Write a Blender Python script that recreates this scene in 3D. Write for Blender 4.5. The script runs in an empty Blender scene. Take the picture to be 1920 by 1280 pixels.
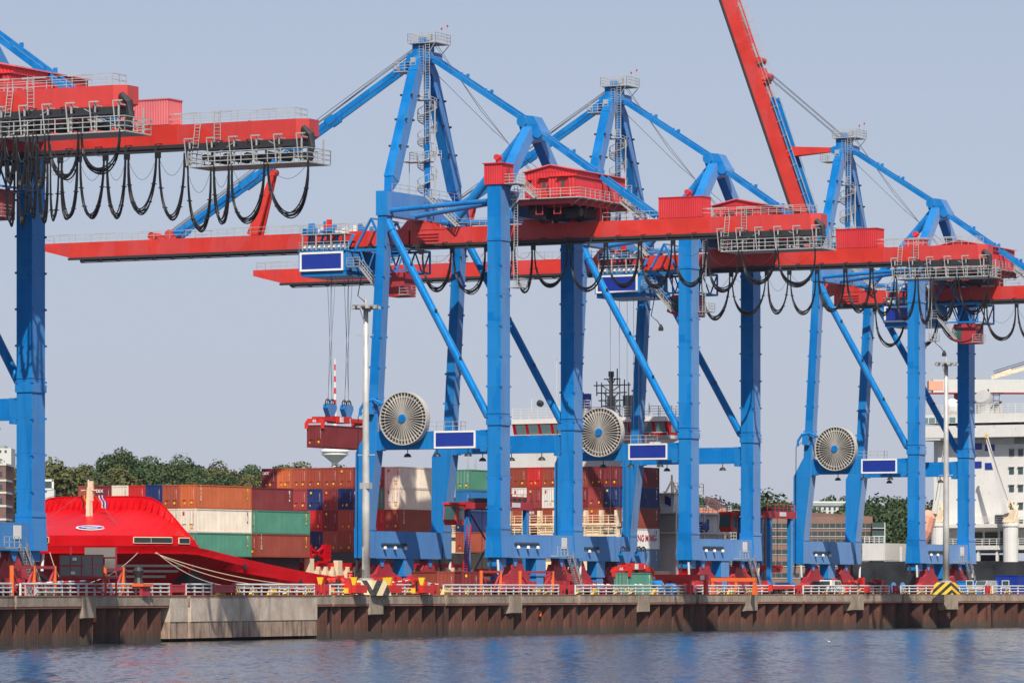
import bpy, math, random
from mathutils import Vector, Matrix
random.seed(7)
R = math.radians
sc = bpy.context.scene
col = sc.collection

# ---------------------------------------------------------------- camera, sky, sun, exposure
F, HZ, ZC, ZQ = 8600.0, 1106.0, 5.4, 4.8      # focal length and horizon row of the 1920x1280 picture, camera and quay heights
cam_d = bpy.data.cameras.new('camera')
cam = bpy.data.objects.new('camera', cam_d); col.objects.link(cam)
cam.location = (0, 0, ZC); cam.rotation_euler = (R(90), 0, 0)
cam_d.sensor_width = 36.0; cam_d.lens = 36.0 * F / 1920.0
cam_d.shift_y = (HZ - 640.0) / 1920.0
cam_d.clip_start = 1.0; cam_d.clip_end = 30000.0
sc.camera = cam
SUN_AZ, SUN_EL = R(5.0), R(47.5)              # sun behind the camera, a little to its right
world = bpy.data.worlds.new('World'); sc.world = world; world.use_nodes = True
wn = world.node_tree
sky = wn.nodes.new('ShaderNodeTexSky'); sky.sky_type = 'NISHITA'; sky.sun_disc = False
sky.sun_elevation = SUN_EL; sky.sun_rotation = math.pi - SUN_AZ
sky.air_density = 1.0; sky.dust_density = 0.6; sky.ozone_density = 2.5; sky.altitude = 0
hsv = wn.nodes.new('ShaderNodeHueSaturation'); hsv.inputs['Saturation'].default_value = 1.0
wn.links.new(sky.outputs['Color'], hsv.inputs['Color'])
bg = wn.nodes['Background']; bg.inputs['Strength'].default_value = 0.085
# summer haze whitening the sky towards the horizon, all the way round
wtc = wn.nodes.new('ShaderNodeTexCoord'); wsp = wn.nodes.new('ShaderNodeSeparateXYZ'); wn.links.new(wtc.outputs['Generated'], wsp.inputs[0])
wmr = wn.nodes.new('ShaderNodeValToRGB'); wn.links.new(wsp.outputs[2], wmr.inputs[0]); _e = wmr.color_ramp.elements
for _p, _v in ((0.0, .78), (.055, .62), (.125, .26), (.6, .08)):
    _x = _e[0] if _p == 0 else (_e[1] if _p == .6 else _e.new(_p)); _x.position = _p; _x.color = (_v, _v, _v, 1)
wmx = wn.nodes.new('ShaderNodeMix'); wmx.data_type = 'RGBA'; wn.links.new(wmr.outputs[0], wmx.inputs[0]); wn.links.new(hsv.outputs['Color'], wmx.inputs[6]); wmx.inputs[7].default_value = (5.5, 5.85, 7.55, 1)
wn.links.new(wmx.outputs[2], bg.inputs['Color'])
sun_d = bpy.data.lights.new('sun', 'SUN'); sun_d.energy = 4.9; sun_d.angle = R(0.5); sun_d.color = (1.0, 0.93, 0.83)
sun = bpy.data.objects.new('sun', sun_d); col.objects.link(sun)
_sd = Vector((math.sin(SUN_AZ) * math.cos(SUN_EL), -math.cos(SUN_AZ) * math.cos(SUN_EL), math.sin(SUN_EL)))
sun.rotation_euler = _sd.to_track_quat('Z', 'Y').to_euler(); sun.location = (0, -50, 120)
sc.view_settings.view_transform = 'Standard'; sc.view_settings.look = 'None'
sc.view_settings.exposure = 0.1; sc.view_settings.gamma = 1.0; sc.view_settings.use_curve_mapping = False
sc.cycles.max_bounces = 5; sc.cycles.diffuse_bounces = 2; sc.cycles.glossy_bounces = 3
sc.cycles.use_denoising = True

# ---------------------------------------------------------------- helpers
Z = Vector((0, 0, 1))
def V(*a): return Vector(a)
class MB:
    "collects geometry; build() links it as one mesh object"
    def __init__(s): s.v = []; s.f = []
    def add(s, vs, fs):
        o = len(s.v); s.v += [tuple(x) for x in vs]; s.f += [tuple(i + o for i in f) for f in fs]; return s
    def hexa(s, b, t):   # two quads, bottom and top, same winding
        return s.add(list(b) + list(t), [(3,2,1,0),(4,5,6,7),(0,1,5,4),(1,2,6,5),(2,3,7,6),(3,0,4,7)])
    def box(s, x0, x1, y0, y1, z0, z1):
        return s.hexa([(x0,y0,z0),(x1,y0,z0),(x1,y1,z0),(x0,y1,z0)], [(x0,y0,z1),(x1,y0,z1),(x1,y1,z1),(x0,y1,z1)])
    def bar(s, p, q, w, h, w2=None, h2=None, up=Z):   # rectangular bar, w across, h along up
        p, q = Vector(p), Vector(q); d = (q - p).normalized(); w2 = w if w2 is None else w2; h2 = h if h2 is None else h2
        a = d.cross(up)
        if a.length < 1e-4: a = d.cross(Vector((0, 1, 0)))
        a.normalize(); b = a.cross(d).normalized()
        def ring(c, w, h): return [c - a*w/2 - b*h/2, c + a*w/2 - b*h/2, c + a*w/2 + b*h/2, c - a*w/2 + b*h/2]
        return s.hexa(ring(p, w, h)[::-1], ring(q, w2, h2)[::-1])
    def tube(s, p, q, r, n=8, r2=None, cap=True):
        p, q = Vector(p), Vector(q); d = (q - p).normalized(); r2 = r if r2 is None else r2
        a = d.cross(Z)
        if a.length < 1e-4: a = Vector((1, 0, 0))
        a.normalize(); b = d.cross(a)
        vs = [c + (a*math.cos(2*math.pi*i/n) + b*math.sin(2*math.pi*i/n))*rr for c, rr in ((p, r), (q, r2)) for i in range(n)]
        fs = [(i, (i+1) % n, n + (i+1) % n, n + i) for i in range(n)]
        if cap: fs += [tuple(range(n))[::-1], tuple(range(n, 2*n))]
        return s.add(vs, fs)
    def path(s, pts, r, n=5):
        pts = [Vector(p) for p in pts]; vs = []; m = len(pts)
        for i, p in enumerate(pts):
            d = (pts[min(i+1, m-1)] - pts[max(i-1, 0)]).normalized(); a = d.cross(Vector((0.31, 0.2, 0.93)))
            if a.length < 1e-4: a = d.cross(Vector((1, 0, 0)))
            a.normalize(); b = d.cross(a)
            vs += [p + (a*math.cos(2*math.pi*k/n) + b*math.sin(2*math.pi*k/n))*r for k in range(n)]
        fs = [(i*n+k, i*n+(k+1) % n, (i+1)*n+(k+1) % n, (i+1)*n+k) for i in range(m-1) for k in range(n)]
        return s.add(vs, fs)
    def lathe(s, c, prof, n=24, ax=None):   # prof: (radius, height along axis)
        c = Vector(c); ax = Vector(ax or (0, 0, 1)).normalized(); a = ax.cross(Vector((0.3, 0.9, 0.1))).normalized(); b = ax.cross(a)
        vs = [c + ax*h + (a*math.cos(2*math.pi*k/n) + b*math.sin(2*math.pi*k/n))*r for r, h in prof for k in range(n)]
        m = len(prof)
        fs = [(i*n+k, i*n+(k+1) % n, (i+1)*n+(k+1) % n, (i+1)*n+k) for i in range(m-1) for k in range(n)]
        return s.add(vs, fs + [tuple(range(n))[::-1], tuple(range((m-1)*n, m*n))])
    def prism(s, poly, ext):    # planar polygon extruded along a vector
        poly = [Vector(p) for p in poly]; e = Vector(ext); n = len(poly)
        return s.add(poly + [p + e for p in poly], [tuple(range(n))[::-1], tuple(range(n, 2*n))] + [(i, (i+1) % n, n+(i+1) % n, n+i) for i in range(n)])
    def rail(s, pts, h=1.1, sp=1.6, nr=3, r=0.035):
        pts = [Vector(p) for p in pts]
        for p, q in zip(pts, pts[1:]):
            L = (q - p).length; n = max(1, round(L / sp))
            for i in range(n + 1): s.bar(p + (q-p)*i/n, p + (q-p)*i/n + Z*h, r*1.8, r*1.8)
            for k in range(nr): z = h * (k + 1) / nr; s.bar(p + Z*z, q + Z*z, r*1.7, r*1.7)
        return s
    def corr(s, p, q, z0, z1, pitch=0.28, dep=0.04):    # corrugated wall from p to q; its outside is on the right hand going from p to q
        p, q = Vector((p[0], p[1], 0)), Vector((q[0], q[1], 0)); L = (q-p).length; d = (q-p)/L; nrm = Vector((d.y, -d.x, 0))
        n = max(2, int(L / pitch)); w = L / n; pr = []
        for i in range(n):
            for t, o in ((0, 0), (.3, 0), (.5, -dep), (.8, -dep)): pr.append(p + d*(i+t)*w + nrm*o)
        pr.append(q); m = len(pr)
        return s.add([x + Z*z0 for x in pr] + [x + Z*z1 for x in pr], [(i, i+1, m+i+1, m+i) for i in range(m-1)])
    def stairs(s, p, q, w=0.9, n=None):
        p, q = Vector(p), Vector(q); d = q - p; side = d.cross(Z).normalized() * w/2; n = n or max(4, int(abs(d.z) / 0.28))
        for sgn in (-1, 1):
            s.bar(p + side*sgn, q + side*sgn, .06, .25); s.bar(p + side*sgn + Z, q + side*sgn + Z, .05, .05); s.bar(p + side*sgn + Z*.5, q + side*sgn + Z*.5, .04, .04)
            for i in range(0, n+1, 3): c = p + d*i/n + side*sgn; s.bar(c, c + Z, .05, .05)
        for i in range(n+1):
            c = p + d*i/n; s.bar(c - side, c + side, .24, .04)
        return s
    def ladder(s, p, q, w=0.5, side=(1, 0, 0), r=.03, st=.33):
        p, q = Vector(p), Vector(q); e = Vector(side).normalized() * w/2; n = int((q-p).length / st)
        s.bar(p-e, q-e, r*2, r*2); s.bar(p+e, q+e, r*2, r*2)
        for i in range(1, n): c = p + (q-p)*i/n; s.bar(c-e, c+e, r*1.4, r*1.4)
        return s
    def xf(s, m):
        s.v = [tuple(m @ Vector(x)) for x in s.v]; return s
    def mesh(s, name):
        me = bpy.data.meshes.new(name); me.from_pydata(s.v, [], s.f); me.update(); return me
    def build(s, name, mat, parent=None, smooth=False, **kw):
        return mk(name, s.mesh(name), mat, parent, smooth, **kw)
def tag(o, label=None, cat=None, group=None, kind=None):
    for k, x in (('label', label), ('category', cat), ('group', group), ('kind', kind)):
        if x: o[k] = x
    return o
def mk(name, me, mat, parent=None, smooth=False, loc=None, rot=None, **kw):
    if len(me.materials) == 0: me.materials.append(None)
    o = bpy.data.objects.new(name, me); col.objects.link(o)
    o.material_slots[0].link = 'OBJECT'; o.material_slots[0].material = mat
    if smooth and not me.polygons[0].use_smooth: me.polygons.foreach_set('use_smooth', [True]*len(me.polygons))
    if parent: o.parent = parent
    if loc: o.location = loc
    if rot: o.rotation_euler = rot
    return tag(o, **kw)
def empty(name, loc, rz=0, **kw):
    o = bpy.data.objects.new(name, None); col.objects.link(o); o.location = loc; o.rotation_euler = (0, 0, rz); o.empty_display_size = .5
    return tag(o, **kw)
def copy_tree(o, parent=None, skip=()):
    c = o.copy(); col.objects.link(c)
    if parent: c.parent = parent
    for ch in list(o.children):
        if ch.name.split('.')[0] not in skip: copy_tree(ch, c, skip)
    return c
_txt = {}
def text_mesh(s, size=1.0, thick=0.004, align='CENTER'):
    k = (s, size, align)
    if k not in _txt:
        cu = bpy.data.curves.new('lettering', 'FONT'); cu.body = s; cu.size = size; cu.extrude = thick; cu.align_x = align; cu.align_y = 'CENTER'; cu.resolution_u = 3; cu.offset = size*.012
        if '\n' in s: cu.space_line = .8
        ob = bpy.data.objects.new('lettering', cu); col.objects.link(ob)
        _txt[k] = bpy.data.meshes.new_from_object(ob); bpy.data.objects.remove(ob); bpy.data.curves.remove(cu)
        _txt[k].materials.clear()
    return _txt[k]
class Frame:
    "a ground frame: origin, x axis along the quay (away to the right), y axis towards the ship"
    def __init__(s, ox, oy, th): s.o = (ox, oy); s.s = math.sin(th); s.c = math.cos(th); s.rz = math.pi/2 - th
    def w(s, u, v, z=0): return Vector((s.o[0] + s.s*u - s.c*v, s.o[1] + s.c*u + s.s*v, z))
    def u_at(s, px, v): k = (px-960)/F; return (s.o[0] - s.c*v - k*(s.o[1] + s.s*v)) / (k*s.c - s.s)
    def v_at(s, px, u): k = (px-960)/F; return (s.o[0] + s.s*u - k*(s.o[1] + s.c*u)) / (s.c + k*s.s)
    def D(s, u, v): return s.o[1] + s.c*u + s.s*v
def at(px, D, z=ZQ): return Vector(((px-960)/F*D, D, z))
def zz(py, D): return ZC + (HZ-py)*D/F
QF = Frame(-25/F*572, 572, math.atan(4400/F))      # crane rails
SF = Frame((368-960)/F*555, 555, R(30))            # the red ship's containers
QROT, SROT = QF.rz, SF.rz

# ---------------------------------------------------------------- materials
def mat_new(name):
    m = bpy.data.materials.new(name); m.use_nodes = True; nt = m.node_tree; return m, nt, nt.nodes['Principled BSDF']
def nd(nt, t, **kw):
    n = nt.nodes.new(t)
    for k, x in kw.items():
        if k in n.inputs: n.inputs[k].default_value = x
        else: setattr(n, k, x)
    return n
def mixc(nt, fac, a, b, mode='MIX'):
    n = nt.nodes.new('ShaderNodeMix'); n.data_type = 'RGBA'; n.blend_type = mode
    for i, x in ((0, fac), (6, a), (7, b)):
        if hasattr(x, 'links'): nt.links.new(x, n.inputs[i])
        else: n.inputs[i].default_value = x if i == 0 else ((*x, 1) if len(x) == 3 else x)
    return n.outputs[2]
def ramp(nt, x, pts):
    r = nt.nodes.new('ShaderNodeValToRGB'); nt.links.new(x, r.inputs[0]); e = r.color_ramp.elements
    while len(e) < len(pts): e.new(.5)
    for el, (p, c) in zip(e, pts): el.position = p; el.color = (c, c, c, 1) if isinstance(c, (int, float)) else (*c, 1)
    return r.outputs[0]
def noise(nt, vec, scale, detail=4, rough=.55):
    n = nd(nt, 'ShaderNodeTexNoise', Scale=scale, Detail=detail, Roughness=rough); nt.links.new(vec, n.inputs['Vector']); return n.outputs['Fac']
def coords(nt, scale=(1, 1, 1), kind='Object'):
    tc = nt.nodes.new('ShaderNodeTexCoord'); mp = nt.nodes.new('ShaderNodeMapping'); mp.inputs['Scale'].default_value = scale
    nt.links.new(tc.outputs[kind], mp.inputs['Vector']); return mp.outputs[0]
def paint(name, c, rough=.42, var=.10, patch=0.0, rust=0.0, streak=.12, ior=1.5, dirtc=(.10, .075, .055), metal=0.0, bump=0.0, sheen=0.0, plate=None, tint=None):
    m, nt, b = mat_new(name); L = nt.links
    ob = coords(nt); st = coords(nt, (1.3, 1.3, .10))
    n1 = noise(nt, ob, .35, 5); base = mixc(nt, ramp(nt, n1, [(.3, 0), (.7, 1)]), tuple(x*(1-var) for x in c), tuple(min(1, x*(1+var) + .012*var*8) for x in c))
    if patch:
        vo = nd(nt, 'ShaderNodeTexVoronoi', Scale=.42, Randomness=.75); vo.distance = 'CHEBYCHEV'; L.new(coords(nt, (1, 1, .55)), vo.inputs['Vector'])
        base = mixc(nt, ramp(nt, vo.outputs['Color'], [(.52, 0), (.56, patch)]), base, (c[0]*.88+.016, c[1]*.88+.055, c[2]*.9+.075))
        base = mixc(nt, ramp(nt, noise(nt, st, .8, 3), [(.5, 0), (.75, patch*.6)]), base, tuple(x*.7 for x in c))
    if streak: base = mixc(nt, ramp(nt, noise(nt, st, 1.6, 5, .65), [(.52, 0), (.85, streak)]), base, dirtc)
    if rust:
        rn = noise(nt, coords(nt, (1, 1, .55)), 1.9, 8, .7)
        base = mixc(nt, ramp(nt, rn, [(.60 - rust*.12, 0), (.72, min(1, .25 + rust))]), base, (.16, .055, .02))
    oi = nt.nodes.new('ShaderNodeObjectInfo'); br = nd(nt, 'ShaderNodeMapRange'); br.inputs[3].default_value = .93; br.inputs[4].default_value = 1.06
    L.new(oi.outputs['Random'], br.inputs[0])
    hs = nt.nodes.new('ShaderNodeHueSaturation'); L.new(br.outputs[0], hs.inputs['Value']); L.new(base, hs.inputs['Color'])
    L.new(hs.outputs[0], b.inputs['Base Color'])
    L.new(ramp(nt, n1, [(.25, max(.05, rough-.08)), (.75, rough+.1)]), b.inputs['Roughness'])
    b.inputs['IOR'].default_value = ior; b.inputs['Metallic'].default_value = metal
    if sheen: b.inputs['Sheen Weight'].default_value = sheen; b.inputs['Sheen Roughness'].default_value = .35
    if tint: b.inputs['Specular Tint'].default_value = (*tint, 1)
    if plate:      # welded plates: faint seams and slight buckling between them
        tc = nt.nodes.new('ShaderNodeTexCoord'); sx = nt.nodes.new('ShaderNodeSeparateXYZ'); L.new(tc.outputs['Object'], sx.inputs[0])
        ad = nd(nt, 'ShaderNodeMath', operation='ADD'); L.new(sx.outputs[0], ad.inputs[0]); L.new(sx.outputs[1], ad.inputs[1])
        cb = nt.nodes.new('ShaderNodeCombineXYZ'); L.new(ad.outputs[0], cb.inputs[0]); L.new(sx.outputs[2], cb.inputs[1])
        bk = nd(nt, 'ShaderNodeTexBrick', Scale=1.0); bk.inputs['Mortar Size'].default_value = .022; bk.inputs['Brick Width'].default_value = plate[0]; bk.inputs['Row Height'].default_value = plate[1]; bk.inputs['Mortar Smooth'].default_value = .6
        bk.inputs['Color1'].default_value = (1, 1, 1, 1); bk.inputs['Color2'].default_value = (.90, .90, .90, 1); bk.inputs['Mortar'].default_value = (.62, .62, .62, 1); L.new(cb.outputs[0], bk.inputs['Vector'])
        L.new(mixc(nt, plate[2], hs.outputs[0], bk.outputs['Color'], 'MULTIPLY'), b.inputs['Base Color'])
        bw_ = nd(nt, 'ShaderNodeBump', Strength=.25, Distance=.12); L.new(noise(nt, ob, .55, 3), bw_.inputs['Height']); L.new(bw_.outputs[0], b.inputs['Normal'])
    if bump:
        bp = nd(nt, 'ShaderNodeBump', Strength=bump, Distance=.05); L.new(noise(nt, ob, 1.2, 3), bp.inputs['Height']); L.new(bp.outputs[0], b.inputs['Normal'])
    return m
def simple(name, c, rough=.5, metal=0, **kw):
    m, nt, b = mat_new(name); n = noise(nt, coords(nt), 1.5, 4)
    nt.links.new(mixc(nt, n, tuple(x*.85 for x in c), tuple(min(1, x*1.12) for x in c)), b.inputs['Base Color'])
    b.inputs['Roughness'].default_value = rough; b.inputs['Metallic'].default_value = metal
    return m
def stripes(name, a, bcol, freq, dirv=(1, 1, 1)):
    m, nt, b = mat_new(name); L = nt.links; tc = nt.nodes.new('ShaderNodeTexCoord')
    dp = nt.nodes.new('ShaderNodeVectorMath'); dp.operation = 'DOT_PRODUCT'; dp.inputs[1].default_value = dirv; L.new(tc.outputs['Object'], dp.inputs[0])
    mu = nd(nt, 'ShaderNodeMath', operation='MULTIPLY'); mu.inputs[1].default_value = freq; L.new(dp.outputs['Value'], mu.inputs[0])
    fr = nd(nt, 'ShaderNodeMath', operation='FRACT'); L.new(mu.outputs[0], fr.inputs[0])
    gt = nd(nt, 'ShaderNodeMath', operation='GREATER_THAN'); gt.inputs[1].default_value = .5; L.new(fr.outputs[0], gt.inputs[0])
    c = mixc(nt, gt.outputs[0], a, bcol)
    c = mixc(nt, ramp(nt, noise(nt, coords(nt), 2.5, 6, .7), [(.5, 0), (.8, .6)]), c, (.22, .19, .15))
    L.new(c, b.inputs['Base Color']); b.inputs['Roughness'].default_value = .7
    return m
M = {}
M['blue'] = paint('crane_blue_paint', (.0, .178, .520), .36, .08, patch=.85, streak=.20, rust=.006, ior=1.45, dirtc=(.012, .05, .11), sheen=.85, tint=(.05, .45, .9), plate=(5.5, 3.7, .85))
M['blue_sill'] = M['blue']
M['red'] = paint('crane_red_paint', (.62, .030, .016), .40, .10, patch=.35, streak=.22, rust=.008, ior=1.5, plate=(6.5, 4.5, .7))
M['house_red'] = paint('house_red_paint', (.60, .030, .036), .42, .08, streak=.10)
M['pink'] = paint('faded_red_paint', (.70, .16, .17), .5, .08, streak=.12)
M['bogie'] = paint('bogie_red_primer', (.43, .026, .036), .5, .15, streak=.25, rust=.06)
M['spreader'] = paint('spreader_red_paint', (.62, .022, .014), .45, .10, streak=.30, rust=.05)
M['orange'] = paint('orange_paint', (.80, .14, .02), .45, .08)
M['galv'] = paint('galvanised_steel', (.46, .46, .44), .5, .12, streak=.15, metal=.25)
M['guard'] = paint('guard_rail_steel', (.60, .61, .61), .45, .12, streak=.15)
M['mast'] = paint('galvanised_mast', (.52, .51, .48), .45, .25, streak=.20, metal=.2)
M['reel'] = paint('reel_metal', (.50, .475, .425), .45, .15, streak=.25)
M['reeldark'] = simple('reel_cable_dark', (.06, .055, .05), .7)
M['black'] = simple('black_rubber', (.012, .012, .013), .45)
M['dark'] = simple('dark_steel', (.03, .032, .036), .5)
M['rope'] = simple('steel_rope', (.10, .10, .11), .5)
M['hemp'] = simple('mooring_rope', (.52, .40, .27), .9)
M['signblue'] = paint('sign_blue_enamel', (.006, .030, .27), .35, .05, streak=.05)
M['white'] = paint('white_paint', (.78, .76, .72), .45, .05, streak=.15, dirtc=(.35, .22, .12))
M['shipwhite'] = paint('ship_white_paint', (.70, .69, .65), .5, .05, streak=.28, rust=.02, dirtc=(.42, .28, .16))
M['cream'] = paint('cream_paint', (.82, .66, .45), .5, .07, streak=.30, rust=.05, dirtc=(.40, .20, .09))
M['yellow'] = paint('yellow_paint', (.85, .52, .02), .5, .1, streak=.25)
M['hull'] = paint('ship_red_gloss', (.60, .003, .008), .34, .07, streak=.16, ior=1.4, dirtc=(.22, .008, .008), plate=(5.0, 1.9, .8), tint=(1, .12, .12))
M['hullblack'] = paint('ship_black_hull', (.016, .017, .020), .4, .2, streak=.2)
M['glass'] = simple('window_glass', (.05, .08, .085), .08)
M['cabglass'] = simple('cab_glass', (.045, .10, .095), .08)
M['shipglass'] = simple('ship_window_glass', (.16, .26, .27), .1)
M['lamp'] = simple('lamp_white', (.75, .74, .70), .4)
M['hazard'] = stripes('hazard_stripes', (.85, .52, .03), (.02, .02, .02), .72, (.5, 1, 1))
M['hazard_small'] = stripes('kerb_stripes', (.88, .55, .03), (.02, .02, .02), 2.0, (1, .2, .6))
M['hazard_pale'] = stripes('weathered_hazard_stripes', (.78, .62, .36), (.03, .03, .03), .68, (.5, 1, -1))
M['tape'] = stripes('barrier_tape', (.8, .8, .78), (.6, .03, .03), 1.2, (1, 0, 0))
M['text_white'] = simple('white_lettering', (.80, .78, .74), .6)
M['text_red'] = simple('red_lettering', (.55, .02, .05), .6)
M['mesh'] = simple('grey_mesh_panel', (.22, .20, .18), .8)
CCOL = {'orange': (.52, .125, .040), 'brown': (.29, .055, .030), 'rust brown': (.36, .075, .040), 'maroon': (.185, .022, .024), 'red': (.52, .022, .018), 'dull red': (.30, .045, .045),
        'blue': (.010, .028, .125), 'bright blue': (.02, .16, .42), 'green': (.075, .25, .17), 'cream': (.80, .70, .56), 'white': (.74, .72, .68), 'grey blue': (.16, .25, .36), 'grey': (.5, .5, .48)}
for k, c in CCOL.items():
    M['c_' + k] = paint('container_paint_' + k.replace(' ', '_'), c, .5, .10, streak=.30 if k in ('cream', 'white', 'green') else .18, rust=.08 if k in ('cream', 'white') else .06, ior=1.42, bump=.35)
def mat_concrete(name='quay_concrete', lo=(.26, .20, .145), hi=(.46, .37, .28), dirt=.75):
    m, nt, b = mat_new(name); L = nt.links; ob = coords(nt, kind='Object'); st = coords(nt, (.9, .9, .12))
    c = mixc(nt, ramp(nt, noise(nt, ob, .5, 8, .65), [(.3, 0), (.7, 1)]), lo, hi)
    c = mixc(nt, ramp(nt, noise(nt, st, 1.1, 8, .7), [(.50, 0), (.74, dirt)]), c, (.10, .072, .045))
    c = mixc(nt, ramp(nt, noise(nt, st, .5, 6, .65), [(.52, 0), (.76, dirt*.8)]), c, (.15, .14, .06))
    c = mixc(nt, ramp(nt, noise(nt, coords(nt, (1, 1, .5)), 1.5, 8, .75), [(.56, 0), (.72, .6)]), c, (.28, .11, .06))
    L.new(c, b.inputs['Base Color']); b.inputs['Roughness'].default_value = .9
    bp = nd(nt, 'ShaderNodeBump', Strength=.5, Distance=.08); L.new(noise(nt, ob, 2.0, 8, .7), bp.inputs['Height']); L.new(bp.outputs[0], b.inputs['Normal'])
    return m
def mat_pile():
    m, nt, b = mat_new('rusty_sheet_pile'); L = nt.links; st = coords(nt, (1, 1, .14)); ob = coords(nt)
    c = mixc(nt, ramp(nt, noise(nt, st, 1.2, 8, .7), [(.35, 0), (.7, 1)]), (.050, .019, .012), (.170, .064, .038))
    c = mixc(nt, ramp(nt, noise(nt, st, 2.8, 6, .7), [(.60, 0), (.80, .55)]), c, (.27, .19, .13))
    sp = nt.nodes.new('ShaderNodeSeparateXYZ'); tc = nt.nodes.new('ShaderNodeTexCoord'); L.new(tc.outputs['Object'], sp.inputs[0])
    ad = nd(nt, 'ShaderNodeMath', operation='MULTIPLY_ADD'); L.new(noise(nt, ob, .8, 5), ad.inputs[0]); ad.inputs[1].default_value = .8; L.new(sp.outputs[2], ad.inputs[2])
    mr = nd(nt, 'ShaderNodeMapRange'); mr.inputs[1].default_value = 0; mr.inputs[2].default_value = 4; L.new(ad.outputs[0], mr.inputs[0])
    c = mixc(nt, ramp(nt, mr.outputs[0], [(.12, .95), (.26, .55), (.40, .0)]), c, (.040, .036, .028))      # wet algae band by the water line
    oi = nt.nodes.new('ShaderNodeObjectInfo'); br = nd(nt, 'ShaderNodeMapRange'); br.inputs[3].default_value = .72; br.inputs[4].default_value = 1.3; L.new(oi.outputs['Random'], br.inputs[0])
    hs = nt.nodes.new('ShaderNodeHueSaturation'); L.new(br.outputs[0], hs.inputs['Value']); L.new(c, hs.inputs['Color']); c = hs.outputs[0]
    L.new(c, b.inputs['Base Color']); b.inputs['Roughness'].default_value = .85
    bp = nd(nt, 'ShaderNodeBump', Strength=.5, Distance=.05); L.new(noise(nt, ob, 3.0, 6), bp.inputs['Height']); L.new(bp.outputs[0], b.inputs['Normal'])
    return m
def mat_stained():
    m, nt, b = mat_new('stained_concrete'); L = nt.links; ob = coords(nt); st = coords(nt, (1.6, 1.6, .16))
    c = mixc(nt, ramp(nt, noise(nt, ob, .7, 8, .65), [(.3, 0), (.7, 1)]), (.33, .22, .155), (.52, .38, .28))
    c = mixc(nt, ramp(nt, noise(nt, st, 1.0, 8, .7), [(.46, 0), (.66, .85)]), c, (.085, .05, .032))
    L.new(c, b.inputs['Base Color']); b.inputs['Roughness'].default_value = .9
    bp = nd(nt, 'ShaderNodeBump', Strength=.5, Distance=.08); L.new(noise(nt, ob, 2.0, 8, .7), bp.inputs['Height']); L.new(bp.outputs[0], b.inputs['Normal'])
    return m
M['stained'] = mat_stained()
M['rustedge'] = paint('rusty_edge_steel', (.33, .13, .09), .8, .2, streak=.4)
M['salmon'] = paint('faded_orange_paint', (.80, .36, .24), .6, .08, streak=.2)
M['concrete'] = mat_concrete(); M['concrete_light'] = mat_concrete('panel_concrete', (.46, .36, .28), (.72, .60, .48), .55); M['pile'] = mat_pile()
M['asphalt'] = simple('quay_asphalt', (.075, .072, .068), .9)
def mat_water():
    "river surface: wave slopes taken straight from noise, because the grazing view is too flat for bump derivatives"
    m, nt, b = mat_new('river_water'); L = nt.links
    def slope(sc, amp, detail):
        n = nd(nt, 'ShaderNodeTexNoise', Scale=1.0, Detail=detail, Roughness=.6); L.new(coords(nt, sc), n.inputs['Vector'])
        s = nt.nodes.new('ShaderNodeVectorMath'); s.operation = 'SUBTRACT'; s.inputs[1].default_value = (.5, .5, .5); L.new(n.outputs['Color'], s.inputs[0])
        k = nt.nodes.new('ShaderNodeVectorMath'); k.operation = 'MULTIPLY'; k.inputs[1].default_value = amp; L.new(s.outputs[0], k.inputs[0]); return k.outputs[0]
    def vadd(x, y):
        a = nt.nodes.new('ShaderNodeVectorMath'); a.operation = 'ADD'; L.new(x, a.inputs[0])
        if isinstance(y, tuple): a.inputs[1].default_value = y
        else: L.new(y, a.inputs[1])
        return a.outputs[0]
    gust = noise(nt, coords(nt, (.035, .010, 1)), 1.0, 3, .55)
    v = vadd(slope((.20, .030, 1), (.10, .26, 0), 5), slope((1.5, .22, 1), (.20, .60, 0), 3))
    g = nt.nodes.new('ShaderNodeVectorMath'); g.operation = 'SCALE'; L.new(v, g.inputs[0]); L.new(ramp(nt, gust, [(.32, .55), (.68, 1.0)]), g.inputs['Scale'])
    nrm = nt.nodes.new('ShaderNodeVectorMath'); nrm.operation = 'NORMALIZE'; L.new(vadd(g.outputs[0], (0, -.05, 1)), nrm.inputs[0])
    L.new(nrm.outputs[0], b.inputs['Normal']); b.inputs['Base Color'].default_value = (.032, .042, .052, 1)
    b.inputs['Roughness'].default_value = .15; b.inputs['IOR'].default_value = 1.33
    return m
M['water'] = mat_water()
def mat_leaf(name, c1, c2):
    m, nt, b = mat_new(name); L = nt.links; g = nt.nodes.new('ShaderNodeNewGeometry'); oi = nt.nodes.new('ShaderNodeObjectInfo')
    c = mixc(nt, g.outputs['Random Per Island'], c1, c2)
    c = mixc(nt, ramp(nt, oi.outputs['Random'], [(0, 0), (1, .55)]), c, (c2[0]*1.15, c2[1]*.95, c2[2]*.9))
    L.new(c, b.inputs['Base Color']); b.inputs['Roughness'].default_value = .6; b.inputs['IOR'].default_value = 1.35
    return m
M['leaf'] = mat_leaf('foliage', (.018, .042, .012), (.055, .090, .026))
M['leaf_olive'] = mat_leaf('olive_foliage', (.05, .07, .018), (.11, .115, .035))
M['leaf_purple'] = mat_leaf('purple_foliage', (.022, .018, .020), (.05, .035, .038))
M['bark'] = simple('bark', (.07, .05, .035), .9)
M['grass'] = simple('grass_slope', (.03, .045, .015), .95)
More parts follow.
